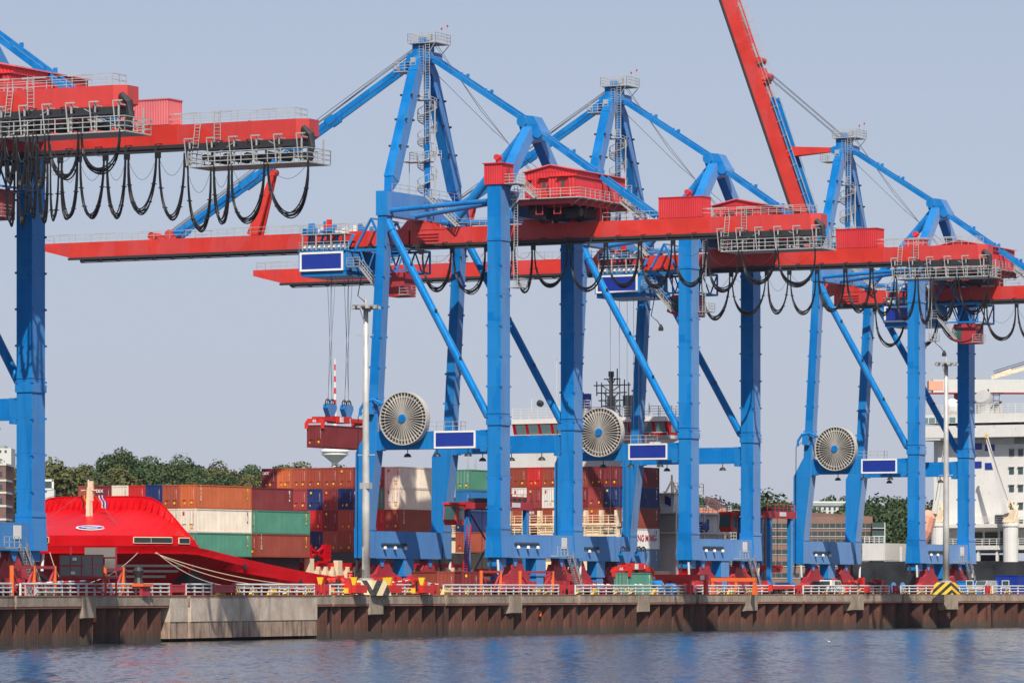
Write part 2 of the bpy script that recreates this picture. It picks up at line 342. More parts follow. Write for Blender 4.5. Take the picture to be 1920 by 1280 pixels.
def mat_brick(name, a, b2, mortar, scale=1.0):
    m, nt, b = mat_new(name); L = nt.links
    br = nd(nt, 'ShaderNodeTexBrick', Scale=scale*2.2); br.inputs['Color1'].default_value = (*a, 1); br.inputs['Color2'].default_value = (*b2, 1); br.inputs['Mortar'].default_value = (*mortar, 1)
    L.new(coords(nt), br.inputs['Vector']); c = mixc(nt, ramp(nt, noise(nt, coords(nt), .3, 5), [(.4, 0), (.7, .4)]), br.outputs['Color'], tuple(x*.6 for x in a))
    L.new(c, b.inputs['Base Color']); b.inputs['Roughness'].default_value = .9
    return m
M['brick'] = mat_brick('red_brick', (.26, .10, .075), (.30, .13, .09), (.26, .16, .12))
M['brickdark'] = mat_brick('dark_brick', (.17, .075, .06), (.21, .09, .07), (.2, .12, .1))
M['tile'] = simple('clay_roof_tiles', (.44, .15, .08), .85)
M['facade'] = simple('pale_facade', (.62, .62, .58), .8)
M['stone'] = simple('grey_stone', (.32, .31, .29), .85)
M['copper'] = simple('copper_roof', (.32, .36, .34), .7)

# ---------------------------------------------------------------- ship-to-shore cranes (local x along the quay, y towards the ship, z above the quay)
U, GL, MU = 20.5, 19.0, 10.25
GZ0, GZ1, HV = 44.75, 46.85, 17.6
def leg_lugs(leg, u, v0, v1, z0, z1, du, dv, n):
    m = MB()
    for i in range(n):
        t = (i + .5) / n; z = z0 + (z1-z0)*t; v = v0 + (v1-v0)*t
        for su, sv in ((-1, 1), (-1, -1), (1, -1)):
            m.box(u + su*du/2 - .09, u + su*du/2 + .09, v + sv*dv/2 - .16, v + sv*dv/2 + .16, z-.12, z+.10)
        m.box(u - du/2 - .012, u + du/2 + .012, v - dv/2 - .012, v + dv/2 + .012, z + .14, z + .20) if i % 2 else None
    m.build('lugs', M['blue'], leg, kind='stuff')
def boom_parts(c, ang):
    piv = V(0, HV, GZ1 - .1); rot = Matrix.Translation(piv) @ Matrix.Rotation(ang, 4, 'X') @ Matrix.Translation(-piv)
    def B(m, name, mat, par=c): return m.xf(rot).build(name, M[mat], par)
    m = MB(); a, b = MU-1.3, MU+1.3
    m.hexa([(a,HV,GZ0),(b,HV,GZ0),(b,68.5,GZ0),(a,68.5,GZ0)], [(a,HV,GZ1),(b,HV,GZ1),(b,68.5,GZ1),(a,68.5,GZ1)])
    m.hexa([(a,68.5,GZ0),(b,68.5,GZ0),(b,73.6,GZ0+1.25),(a,73.6,GZ0+1.25)], [(a,68.5,GZ1),(b,68.5,GZ1),(b,73.6,GZ1),(a,73.6,GZ1)])
    for v in (24, 33, 41.2, 53.5, 62): m.box(a-.02, b+.02, v-.05, v+.05, GZ0-.02, GZ1+.015)
    bo = B(m, 'boom', 'red')
    m = MB().box(a-.35, a-.02, HV+.5, 69, GZ0-.25, GZ0+.08).box(b+.02, b+.35, HV+.5, 69, GZ0-.25, GZ0+.08)
    for i in range(18 if ang < .1 else 0): v = 19 + i*2.8; m.box(a-.3, a-.1, v, v+.15, GZ0-.55, GZ0-.25); m.box(a-.42, a-.3, v-.2, v+.4, GZ0-.62, GZ0-.5)
    (m.box(a-.32, a-.14, HV+1, 67, GZ0-.68, GZ0-.55) if ang < .1 else None); B(m, 'trolley_rail', 'dark')
    m = MB()
    for uu in (a + .1, b - .1): m.rail([(uu, HV+1.5, GZ1), (uu, 73, GZ1)], 1.05, 2.4, 2, .028)
    m.rail([(a+.1, 73, GZ1), (b-.1, 73, GZ1)], 1.05, 1.3, 2, .028)
    for v in range(20, 72, 7): m.box(MU-.35, MU+.35, v, v+4.5, GZ1+.03, GZ1+.09); m.box(a+.06, a+.16, v, v+3, GZ1+1.0, GZ1+1.12)
    B(m, 'walkway_railing', 'galv')
    m = MB()
    for s in (-.7, .7): m.bar((MU+s, 41.15, GZ1), (MU+s*.4, 38.2, 55.0), .35, 1.6, .3, .5, up=V(0, 1, 0))
    m.bar((MU-.6, 40.6, 48.5), (MU+.6, 40.6, 48.5), .3, .3); m.tube((MU-.5, 38.2, 55), (MU+.5, 38.2, 55), .45, 10)
    B(m, 'stay_prop', 'red')
    m = MB().box(MU-1.1, MU+1.1, 52.6, 55.2, GZ1, GZ1+.5).tube((MU-1.2, 53.6, GZ1+.6), (MU+1.2, 53.6, GZ1+.6), .65, 14).tube((MU-1.1, 56.4, GZ1+.5), (MU+1.1, 56.4, GZ1+.5), .5, 14)
    B(m, 'sheave_block', 'red')
    if ang < .1:
        for s in (-.8, .8):
            p, q = V(MU+s, 53.0, GZ1+.5), V(MU+s, 17.3, 68.6); m = MB()
            m.bar(p, q, .28, .62)
            for t in (.02, .30, .335, .66, .97): d = (q-p).normalized(); x = p+(q-p)*t; m.bar(x-d*.7, x+d*.7, .42, .95)
            m.build('forestay', M['blue'], c)
        for s in (-.5, -.2, .2, .5): MB().path([(MU+s, 53.6, GZ1+1.2), (MU+s, 30, 62.0 + abs(s)), (MU+s, 16.4, 70.6)], .05, 4).build('hoist_rope', M['rope'], c)
    else:
        for s in (-.8, .8): B(MB().bar((MU+s, 19.5, GZ1+.55), (MU+s, 50.0, GZ1+.75), .28, .62), 'forestay', 'blue')
        e = rot @ V(MU, 53.6, GZ1+1.1)
        for s in (-.9, -.5, .5, .9): MB().path([e + V(s, 0, .3*s), ((MU+s), 16.6, 70.8 + .3*s)], .05, 4).build('hoist_rope', M['rope'], c)
    return bo
def festoon(c, off, pxs, dp0, seed):
    "cable loops between carriers; the carriers stand where the photo shows them along this girder"
    a = MU - 1.3; rnd = random.Random(seed); vs = [QF.v_at(p, off + MU - 2.5) for p in pxs]
    for v0, v1 in zip(vs, vs[1:]):
        m = MB(); w = v0 - v1; dp = dp0 + rnd.uniform(-.5, .35) - (.8 if w > 4.4 and v1 < -33 else 0); zt = 43.85 if v1 > -28 else 42.6; pw = rnd.uniform(.72, .95); hw = (w-.35)/2; lean = rnd.uniform(-.18, .18)
        def loop(s, dd, dv): return (v0+v1)/2 + hw*math.cos(math.pi*s) + lean*math.sin(math.pi*s) + dv*math.sin(math.pi*s), zt - dd*max(0, math.sin(math.pi*s))**pw
        for k in range(6):
            du = rnd.uniform(-.3, .3); dv = rnd.uniform(-.10, .10); dd = dp + k*.10 - .25 + rnd.uniform(-.04, .04)
            m.path([(a-1.2+du*(.3+.7*math.sin(math.pi*i/20)),) + loop(i/20, dd, dv) for i in range(21)], .072, 5)
        for s in (.16, .30, .70, .84): v_, z_ = loop(s, dp, 0); m.box(a-1.5, a-.9, v_-.13, v_+.13, z_-.05, z_+.05)
        m.box(a-1.35, a-1.05, v0-.28, v0+.28, 43.45, 44.0) if zt > 43 else m.box(a-1.25, a-1.1, v0-.1, v0+.1, zt-.2, 44.0)
        m.build('festoon_cable', M['black'], c)
        sag = 1.4 + rnd.uniform(0, 1.4); MB().path([(a-1.2, v0 - w*i/10, zt - sag*(1-(2*i/10-1)**2)) for i in range(11)], .025, 3).build('tow_rope', M['rope'], c)
def make_crane():
    c = empty('gantry_crane', QF.w(0, 0, ZQ), QROT)
    blue, red = M['blue'], M['red']
    for u in (0, U):
        m = MB().box(u-1.25, u+1.25, -.95, .95, 8.35, 51.05).box(u-1.37, u+1.37, -1.07, 1.07, 21.15, 21.95).box(u-1.32, u+1.32, -1.0, 1.0, 22.6, 22.68)
        m.box(u-1.37, u+1.37, -1.07, 1.07, 8.2, 8.55).box(u-1.33, u+1.33, -1.03, 1.03, 44.1, 44.5)
        leg = m.build('leg', blue, c); leg_lugs(leg, u, 0, 0, 9, 43, 2.5, 1.9, 9)
        m = MB().hexa([(u-1.35,-1.2,4.7),(u+1.35,-1.2,4.7),(u+1.35,1.3,4.7),(u-1.35,1.3,4.7)], [(u-1.35,-1.0,8.2),(u+1.35,-1.0,8.2),(u+1.35,1.05,8.2),(u-1.35,1.05,8.2)])
        m.box(u-.9, u+.7, -.7, 1.1, 3.6, 4.7); m.build('leg_foot', blue, c)
        # slimmer sloping leg on the ship side, flared below the portal
        m = MB().hexa([(u-.8,17.0,20.4),(u+.8,17.0,20.4),(u+.8,18.3,20.4),(u-.8,18.3,20.4)], [(u-.8,15.5,48.0),(u+.8,15.5,48.0),(u+.8,16.75,48.0),(u-.8,16.75,48.0)])
        m.hexa([(u-1.0,17.0,18.0),(u+1.0,17.0,18.0),(u+1.0,19.85,18.0),(u-1.0,19.85,18.0)], [(u-.81,16.98,20.8),(u+.81,16.98,20.8),(u+.81,18.32,20.8),(u-.81,18.32,20.8)])
        m.hexa([(u-1.1,18.15,8.3),(u+1.1,18.15,8.3),(u+1.1,19.9,8.3),(u-1.1,19.9,8.3)], [(u-1.0,17.0,18.0),(u+1.0,17.0,18.0),(u+1.0,19.85,18.0),(u-1.0,19.85,18.0)])
        m.box(u-1.2, u+1.2, 18.05, 20.0, 8.2, 8.5)
        leg = m.build('leg', blue, c); leg_lugs(leg, u, 17.6, 16.2, 23, 46, 1.6, 1.25, 6)
        m = MB().box(u-1.2, u+1.2, 18.1, 19.95, 4.7, 8.2); m.build('leg_foot', blue, c)
        m = MB().box(u-.7, u+.7, .95, 17.0, 18.3, 20.55).box(u-.75, u+.75, .9, 2.2, 17.9, 20.6).box(u-.74, u+.74, 16.4, 17.1, 18.2, 20.6)
        for v in (5, 9, 13): m.box(u-.72, u+.72, v, v+.06, 18.28, 20.58)
        m.build('portal_beam', blue, c)
        for v in (4.2, 8.6, 12.8): MB().tube((u-.2, v, 18.3), (u-.2, v, 17.75), .06, 5).lathe((u-.2, v, 17.35), [(.5, 0), (.42, .25), (.2, .45)], 10).build('floodlight', M['dark'], c)
        m = MB().tube((u, 15.4, 46.3), (u, 1.5, 22.3), .50, 14).tube((u, 15.9, 47.2), (u, 15.2, 45.9), .62, 14).tube((u, 1.75, 22.7), (u, .9, 21.2), .34, 10)
        br = m.build('diagonal_brace', blue, c, smooth=False)
        m = MB()
        for t in (.2, .45, .7): p = V(u, 15.4, 46.3).lerp(V(u, 1.5, 22.3), t); m.box(p.x-.5, p.x-.35, p.y-.65, p.y-.35, p.z, p.z+.35)
        m.build('lugs', M['dark'], br, kind='stuff')
    for v, zt in ((0, 7.6), (19.02, 8.1)):
        m = MB().box(1.35, U-1.35, v-.85, v+.85, 4.65, zt).box(MU-1.35, MU+1.35, v-.75, v+.75, 2.4, 4.65).box(MU-1.1, MU+.9, v-.65, v+.65, .7, 2.4)
        for u in (5.5, 9, 13, 16.5): m.box(u, u+.07, v-.87, v+.87, 4.63, zt+.02)
        for u in (3.4, 16.4): m.hexa([(u-.25,v-.6,3.6),(u+.25,v-.6,3.6),(u+.25,v+.6,3.6),(u-.25,v+.6,3.6)], [(u-.8,v-.6,4.65),(u+.8,v-.6,4.65),(u+.8,v+.6,4.65),(u-.8,v+.6,4.65)])
        m.build('sill_beam', blue, c)
        m = MB().box(2.6, 9.4, v-.98, v-.86, 6.25, 6.45)
        for i in range(14): m.box(2.8 + i*.48, 2.92 + i*.48, v-1.0, v-.9, 6.45, 6.62)
        m.build('cable_rack', M['dark'], c)
        for u in (3.3, 6, 8.7): MB().lathe((u, v-1.1, 5.75), [(.12, .45), (.22, .3), (.25, .1), (.12, 0)], 8).build('sill_lamp', M['lamp'], c)
    # bogies: rocker, two trucks and wheels per corner
    for v in (0, 19.02):
        for uc in (4.3, 16.2):
            for side in (-.42, .42):
                pass
            pl = [(uc-3.2, v-.5, 1.5), (uc+3.2, v-.5, 1.5), (uc+3.4, v-.5, 2.5), (uc+2.0, v-.5, 3.0), (uc+1.0, v-.5, 4.45), (uc-.5, v-.5, 4.45), (uc-.8, v-.5, 3.5), (uc-1.5, v-.5, 3.9), (uc-2.2, v-.5, 2.7), (uc-3.3, v-.5, 2.5)]
            bg_ = MB().prism(pl, (0, 1.0, 0)).build('bogie', M['bogie'], c)
            for k in (-2.15, 2.15):
                m = MB().prism([(uc+k-1.75, v-.62, .35), (uc+k+1.75, v-.62, .35), (uc+k+1.75, v-.62, 1.15), (uc+k+.7, v-.62, 1.95), (uc+k-.7, v-.62, 1.95), (uc+k-1.75, v-.62, 1.15)], (0, 1.24, 0))
                for j in (-1.2, 0, 1.2): m.box(uc+k+j-.4, uc+k+j+.4, v-1.25, v-.62, .75, 1.75); m.tube((uc+k+j, v-1.3, .95), (uc+k+j, v-1.0, .95), .3, 8)
                m.build('truck', M['bogie'], bg_)
                for j in (-1.1, 1.1): MB().tube((uc+k+j, v-.75, .38), (uc+k+j, v+.75, .38), .38, 12).build('wheel', M['dark'], bg_)
        for u, s in ((-1.2, -1), (U+1.2, 1)):
            m = MB().tube((u, v-.6, 2.6), (u+s*.2, v-.6, 4.4), .16, 8); m.build('buffer', M['lamp'], c)
            m = MB().bar((u, v+.6, 3.0), (u-s*.5, v+.6, 5.0), .2, .35); m.build('cable_guide', M['dark'], c)
    # stairs to the sill platform
    m = MB().stairs((U-2.0, -2.3, .2), (U-5.2, -2.3, 5.0), .8).box(U-8.0, U-5.2, -2.0, -1.0, 4.9, 5.02).rail([(U-8, -2, 5), (U-5.2, -2, 5)], 1.1, 1, 2)
    m.build('sill_stairs', M['galv'], c)
    MB().box(U-4.6, U-3.2, -.93, -.87, 5.9, 7.3).build('notice_board', M['white'], c)
    # top beams
    m = MB().box(-.95, U+.95, 15.35, 16.95, 47.85, 50.95)
    for u in (3, 7, 13.5, 17.5): m.box(u, u+.07, 15.33, 16.97, 47.83, 50.97)
    m.build('cross_beam', blue, c)
    m = MB().box(1.25, U-1.25, -.8, .8, 47.4, 49.6).box(1.25, 3.4, -1.1, 1.1, 47.0, 50.4); m.build('cross_beam', blue, c)
    for p, q in (((0, 15.4, 48.5), (0, .9, 49.2)), ((MU-3.5, 15.4, 48.2), (.9, .9, 49.0)), ((MU+3.5, 15.4, 48.0), (U-.9, .9, 48.0)), ((U, 15.4, 48.3), (U, .9, 48.3))): MB().tube(p, q, .30, 10).build('tie_tube', blue, c)
    # main A-frame
    for s, u0 in ((1, .8), (-1, U-.8)):
        ut = MU - s*1.0
        m = MB().bar((u0, 16.15, 51.0), (u0+s*.9, 16.15, 52.6), .9, .5, 1.25, 1.6, up=V(1, 0, 0)).bar((u0+s*.9, 16.15, 52.6), (ut-s*1.2, 16.15, 66.6), 1.35, 1.75, 1.3, 1.7, up=V(1, 0, 0)).bar((ut-s*1.2, 16.15, 66.6), (ut, 16.15, 68.8), 1.3, 1.7, .9, .9, up=V(1, 0, 0))
        lg = m.build('frame_leg', blue, c); m = MB()
        for t in (.3, .55, .78):
            p = V(u0+s*.9, 16.15, 52.6).lerp(V(ut-s*1.2, 16.15, 66.6), t)
            for sv in (-1, 1): m.box(p.x-1.1, p.x-.8, p.y+sv*.75-.12, p.y+sv*.75+.12, p.z, p.z+.25); m.box(p.x+.8, p.x+1.1, p.y+sv*.75-.12, p.y+sv*.75+.12, p.z, p.z+.25)
        m.build('lugs', M['dark'], lg, kind='stuff')
    m = MB().box(MU-1.4, MU+1.4, 15.3, 17.0, 66.9, 70.4).tube((MU-1.5, 14.9, 68.8), (MU+1.5, 14.9, 68.8), .75, 16).tube((MU-1.5, 17.2, 68.7), (MU+1.5, 17.2, 68.7), .65, 16).box(MU-1.2, MU+1.2, 14.9, 17.2, 68.2, 69.4).box(MU-.5, MU+.5, 15.6, 16.6, 70.4, 71.4)
    m.build('apex_head', blue, c)
    m = MB()
    m.box(MU-1.9, MU+2.2, 13.4, 17.4, 70.5, 70.6).rail([(MU-1.9, 13.4, 70.6), (MU-1.9, 17.4, 70.6), (MU+2.2, 17.4, 70.6), (MU+2.2, 13.4, 70.6), (MU-1.9, 13.4, 70.6)], 1.2, .9, 3)
    m.box(MU-2.4, MU+.6, 16.5, 19.2, 66.9, 67.0).rail([(MU+.6, 19.2, 67), (MU-2.4, 19.2, 67), (MU-2.4, 16, 67)], 1.1, .9, 3)
    m.rail([(MU-2.2, 14.2, 63.3), (MU-2.2, 16.4, 63.3), (MU-.8, 16.4, 63.3)], 1.1, .8, 3).box(MU-2.2, MU-.6, 14.2, 16.4, 63.2, 63.3)
    m.ladder((MU-1.8, 14.6, 57.5), (MU-1.8, 14.6, 70.6), .6, (0, 1, 0)).ladder((MU-1.6, 15.6, 63.3), (MU-1.6, 15.6, 71.5), .6, (0, 1, 0))
    m.bar((MU-2, 13.4, 70.5), (MU-1.3, 15.3, 68.2), .1, .1).bar((MU+2, 13.4, 70.5), (MU+1.3, 15.3, 68.2), .1, .1)
    for d in (0, .8): m.tube((MU+1.5, 13.5+d, 70.6), (MU+1.5, 13.5+d, 73.2-.4*d), .035, 4)
    m.box(MU-2.1, MU-1.5, 16.2, 16.9, 67.6, 68.7).box(MU-2.0, MU-1.5, 14.0, 14.6, 70.8, 71.6)
    m.build('apex_platform', M['galv'], c)
    MB().box(MU+1.42, MU+1.58, 13.36, 13.54, 72.8, 73.05).build('warning_light', M['spreader'], c); MB().box(MU+1.42, MU+1.58, 14.2, 14.38, 72.5, 72.75).build('warning_light', M['spreader'], c)
    # spiral stair tube
    MB().tube((MU, 15.6, 50.9), (MU, 15.6, 67), .42, 12).build('stair_column', blue, c)
    m = MB(); pr = None
    for i in range(62):
        a = i*.42; z = 51 + i*.2; d = V(math.cos(a), math.sin(a), 0); p = V(MU, 15.6, z)
        m.bar(p + d*.42, p + d*1.25, .34, .05); e = p + d*1.25
        m.bar(e, e + Z*1.0, .04, .04)
        if pr is not None: m.bar(pr + Z*1.0, e + Z*1.0, .06, .06); m.bar(pr, e, .06, .1)
        pr = e
    m.rail([(MU-1, 13.0, 55.6), (MU-1, 17.6, 55.6), (MU+1, 17.6, 55.6)], 1.1, 1, 3).box(MU-1, MU+1, 15, 18.6, 55.45, 55.55).bar((MU, 18.2, 50.9), (MU, 18.2, 55.4), .08, .08).tube((MU-.9, 14.0, 50.9), (MU-.9, 14.0, 63), .1, 6)
    m.rail([(.5, 15.4, 50.95), (U-1, 15.4, 50.95)], 1.0, 2.2, 2, .028)
    m.build('spiral_stair', M['galv'], c)
    m = MB().stairs((MU-1.8, 14.6, 50.9), (MU-1.8, 10.2, 46.9), .9); m.build('stairs', M['galv'], c)
    # rear pylon
    for s, u0 in ((1, .9), (-1, U-.9)):
        m = MB().bar((u0, .3, 50.2), (MU-s*.9, .5, 58.7), 1.3, 1.7, 1.25, 1.5, up=V(1, 0, 0)); m.build('pylon_leg', blue, c)
    m = MB().prism([(MU-1.2, -1.2, 57.6), (MU-1.2, 1.3, 57.2), (MU-1.2, 1.9, 60.0), (MU-1.2, 1.2, 60.7), (MU-1.2, -.3, 60.5), (MU-1.2, -1.4, 58.6)], (2.4, 0, 0)).tube((MU-1.4, 1.3, 59.9), (MU+1.4, 1.3, 59.9), .72, 16).tube((MU-1.4, -.9, 58.3), (MU+1.4, -.9, 58.3), .62, 16)
    m.build('pylon_head', blue, c)
    m = MB().tube((MU, 1.5, 58.6), (MU, 12.4, 47.0), .62, 16).tube((MU, 2.3, 57.7), (MU, 1.2, 58.9), .42, 12); m.build('pylon_strut', blue, c)
    for P_, Q_, ts in ((V(0, 15.0, 68.9), V(0, 1.2, 60.1), (.35, .6)), (V(0, -.9, 58.3), V(0, -17.2, 47.2), (.25, .5, .72))):
        for s in (-.9, .9):
            o_ = V(MU+s, 0, 0); m = MB().bar(P_+o_, Q_+o_, .25, .62)
            for t in ts: p = (P_+o_).lerp(Q_+o_, t); m.box(p.x-.1, p.x+.1, p.y-.2, p.y+.2, p.z+.2, p.z+.75)
            m.build('backstay', blue, c)
    m = MB()
    for s in (-.6, .3): m.path([(MU+s, 14.2, 70.3), (MU+s, 8, 62 - s), (MU+s, .2, 53.2)], .035, 4)
    m.path([(MU, 14.6, 67), (MU, 6, 59), (MU, -1, 53.4)], .035, 4); m.build('luffing_rope', M['rope'], c)
    # fixed girder
    a, b = MU-1.3, MU+1.3
    m = MB().box(a, b, -24.75, HV-.25, GZ0, GZ1).hexa([(a,-38.4,GZ0+.02),(b,-38.4,GZ0+.02),(b,-24.75,GZ0+.02),(a,-24.75,GZ0+.02)], [(a,-38.4,GZ1-.05),(b,-38.4,GZ1-.05),(b,-24.75,GZ1-.05),(a,-24.75,GZ1-.05)])
    m.hexa([(a+.5,-39.6,GZ0+.4),(b-.2,-39.6,GZ0+.4),(b,-38.4,GZ0+.02),(a,-38.4,GZ0+.02)], [(a+.5,-39.6,GZ1-.06),(b-.2,-39.6,GZ1-.06),(b,-38.4,GZ1-.05),(a,-38.4,GZ1-.05)])
    m.prism([(a-.03, -24.9, GZ0-.02), (a-.03, -24.6, GZ0-.02), (a-.03, -24.6, GZ1+.02), (a-.03, -24.9, GZ1+.02)], (2.66, 0, 0))
    for v in (-33, -12, -4, 6, 12.5): m.box(a-.015, b+.015, v-.04, v+.04, GZ0-.015, GZ1+.01)
    m.prism([(a-.06, 12.2, GZ1-.2), (a-.06, HV+1.4, GZ1-.2), (a-.06, HV+.2, GZ1+1.1), (a-.06, 15.6, GZ1+1.1)], (.3, 0, 0)); m.prism([(b-.24, 12.2, GZ1-.2), (b-.24, HV+1.4, GZ1-.2), (b-.24, HV+.2, GZ1+1.1), (b-.24, 15.6, GZ1+1.1)], (.3, 0, 0))
    for k in range(3): m.box(a-.16, a, 13.2, 16.2, GZ0+.55+k*.4, GZ0+.72+k*.4)
    m.prism([(a-.05, 1.3, GZ1), (a-.05, -1.3, GZ1), (a-.05, -1.0, 47.45), (a-.05, 1.0, 47.45)], (2.7, 0, 0))
    m.build('girder', red, c)
    m = MB().box(a-.35, a-.02, -36, HV+.3, GZ0-.25, GZ0+.08).box(b+.02, b+.35, -36, HV+.3, GZ0-.25, GZ0+.08); m.build('trolley_rail', M['dark'], c)
    m = MB().box(a-1.3, a-1.08, -39.5, HV, 44.0, 44.22)
    for i in range(16): v = -37 + i*3.5; m.box(a-1.25, a-1.1, v-.07, v+.07, 44.2, GZ0+.1); m.bar((a-1.2, v, GZ0+.1), (a, v, GZ0+.25), .1, .1)
    m.build('festoon_rail', M['dark'], c)
    m = MB()
    for uu in (a+.1, b-.1): m.rail([(uu, -38.2, GZ1), (uu, -10, GZ1)], 1.05, 2.2, 2, .03); m.rail([(uu, 0, GZ1), (uu, 13, GZ1)], 1.05, 2.2, 2, .03)
    m.rail([(a+.1, -38.2, GZ1), (b-.1, -38.2, GZ1)], 1.05, 1.3, 2)
    for v in (-36, -31, -27): m.box(a+.02, a+.14, v, v+2.6, GZ1+.95, GZ1+1.1)
    m.build('walkway_railing', M['galv'], c)
    # hanging gallery at the tail
    m = MB().box(MU-2.6, MU+2.0, -40.4, -26.9, 42.35, 42.47)
    m.rail([(MU-2.6, -26.9, 42.45), (MU-2.6, -40.4, 42.45), (MU+2.0, -40.4, 42.45), (MU+2.0, -26.9, 42.45), (MU-2.6, -26.9, 42.45)], 1.35, 1.5, 3, .045)
    for i in range(6):
        v = -26.9 - i*2.55; m.bar((MU-2.4, v, 42.4), (MU-2.4, v, GZ0+.5), .14, .14).bar((MU+1.9, v, 42.4), (MU+1.9, v, GZ0+.2), .12, .12).bar((MU-2.5, v, 44.9), (MU-1.3, v, 44.9), .14, .14)
        m.bar((MU-2.62, v+.5, GZ0+.45), (MU-2.62, v-.5, GZ0+.45), .12, .12).bar((MU-2.62, v+.5, GZ0+.45), (MU-2.62, v+.2, 42.5), .09, .09)
    m.ladder((MU-1.6, -29.6, 42.4), (MU-1.6, -29.6, 48.0), .7, (0, 1, 0)).ladder((MU-2.5, -27.4, 42.4), (MU-1.6, -27.4, 47), .6, (0, 1, 0))
    m.bar((MU-2.5, -28, 42.6), (MU-2.5, -32, 44.6), .06, .06).bar((MU-2.5, -36, 44.6), (MU-2.5, -40, 42.6), .06, .06)
    m.build('tail_gallery', M['galv'], c)
    m = MB()
    for i in range(5): m.tube((MU-2.2, -28.5-i*2.4, 43.3), (MU+2.2, -28.5-i*2.4, 43.3), .35, 8)
    m.box(MU-2, MU+2, -38.6, -27.4, 44.2, GZ0); m.path([(MU-1.0, -39.0, 45.9), (MU-1.0, -39.9, 45.2), (MU-1.0, -40.0, 44.0), (MU-1.0, -39.6, 42.9)], .35, 6)
    m.build('cable_tray', M['dark'], c)
    # machinery house on its deck
    zf = 49.4; v0, v1, u0, u1 = -9.5, -2.1, 3.0, 16.6; vm = (v0+v1)/2
    m = MB().corr((u0, v1), (u0, v0), zf, 52.75, .42, .06).corr((u0, v0), (u1, v0), zf, 52.75, .42, .06).corr((u1, v0), (u1, v1), zf, 52.75, .42, .06).corr((u1, v1), (u0, v1), zf, 52.75, .42, .06)
    m.add([(u0, v1, 52.75), (u0, v0, 52.75), (u0, vm, 53.6)], [(0, 1, 2)]).add([(u1, v1, 52.75), (u1, v0, 52.75), (u1, vm, 53.6)], [(2, 1, 0)])
    h = m.build('machinery_house', M['house_red'], c)
    m = MB().bar((u0-.3, vm, 53.62), (u1+.3, vm, 53.62), .3, .1)
    for vv in (v0-.25, v1+.25): m.hexa([(u0-.3, vm, 53.55), (u1+.3, vm, 53.55), (u1+.3, vv, 52.72), (u0-.3, vv, 52.72)], [(u0-.3, vm, 53.68), (u1+.3, vm, 53.68), (u1+.3, vv, 52.85), (u0-.3, vv, 52.85)])
    m.build('roof', M['pink'], h)
    m = MB().corr((1.9, -6.0), (1.9, -9.7), zf, 52.0, .42, .06).corr((1.9, -9.7), (9.5, -9.7), zf, 52.0, .42, .06).add([(1.9, -6.0, zf), (3.0, -6.0, zf), (3.0, -6.0, 52), (1.9, -6.0, 52)], [(0, 1, 2, 3)]).box(1.75, 9.6, -9.85, -5.9, 52.0, 52.12)
    m.build('annex', M['house_red'], h)
    [MB().box(*q).build('door', M['red'], h) for q in ((u0-.06, u0-.01, -5.4, -4.3, zf+.15, zf+2.3), (1.83, 1.89, -8.6, -7.5, zf+.15, zf+2.3))]
    [MB().box(*q).build('window', M['glass'], h) for q in ((u0-.09, u0-.05, -5.1, -4.6, zf+1.4, zf+2.0), (1.79, 1.84, -8.3, -7.8, zf+1.4, zf+2.0), (15.2, 15.8, v0-.06, v0-.02, zf+.9, zf+1.9))]
    [MB().bar((x, y0, z), (x, y1, z), .5, .08).build('canopy', M['spreader'], h) for x, y0, y1, z in ((u0-.25, -5.6, -4.1, zf+2.6), (1.65, -8.8, -7.3, zf+2.6), (u0-.2, -3.2, -2.5, zf+2.4))]
    m = MB().box(1.2, 17.6, -10.8, -1.0, zf-.15, zf-.02); m.rail([(1.2, -1.0, zf), (1.2, -10.8, zf), (17.6, -10.8, zf), (17.6, -1.0, zf)], 1.1, 1.4, 3, .035)
    for i in range(8): m.bar((1.3+i*2.2, -10.8, zf-.2), (2.2+i*2.2, -9, zf-1.0), .1, .1)
    m.stairs((1.7, -2.2, zf), (1.7, 1.6, GZ0+1.0), .9).stairs((12, -11.2, zf), (12, -14.5, GZ1), .9); m.build('house_deck', M['galv'], c)
    m = MB()
    for vv in (-9.4, -5.8, -2.2): m.box(1.8, 17, vv-.25, vv+.25, zf-.85, zf-.16)
    for uu in (2.0, 6, 14.5, 16.8): m.box(uu-.25, uu+.25, -9.6, -2, zf-.8, zf-.17)
    for uu, vv in ((MU-1.0, -9.4), (MU+1.0, -9.4), (MU-1.0, -2.4), (MU+1.0, -2.4), (MU-1, -5.8), (MU+1, -5.8)): m.box(uu-.25, uu+.25, vv-.25, vv+.25, GZ1, zf-.8)
    for vv in (-4.5, -7): m.box(2.3, 2.5, vv-.5, vv-.4, zf-1.9, zf-.8).box(2.3, 2.5, vv+.4, vv+.5, zf-1.9, zf-.8).box(2.3, 2.5, vv-.5, vv+.5, zf-2.0, zf-1.9)
    m.build('house_frame', M['bogie'], c)
    m = MB().box(MU-3.5, MU+4, -8.6, -3.2, 47.2, zf-.9).tube((3.6, -4.6, 48), (3.6, -2.6, 48), .7, 12).tube((5.5, -8.8, 47.8), (5.5, -6.8, 47.8), .6, 12); m.build('hoist_gear', M['dark'], c)
    # kiosk on the leg top, store box on the girder
    m = MB().corr((-1.45, 1.3), (-1.45, -1.3), 51.06, 53.6, .32, .05).corr((-1.45, -1.3), (1.45, -1.3), 51.06, 53.6, .32, .05).corr((1.45, -1.3), (1.45, 1.3), 51.06, 53.6, .32, .05).corr((1.45, 1.3), (-1.45, 1.3), 51.06, 53.6, .32, .05).box(-1.6, 1.6, -1.45, 1.45, 53.6, 53.75)
    m.tube((-.2, 0, 53.7), (-.2, 0, 54.5), .3, 8).tube((-.7, 0, 54.5), (.3, 0, 54.5), .38, 10); k = m.build('leg_kiosk', M['house_red'], c)
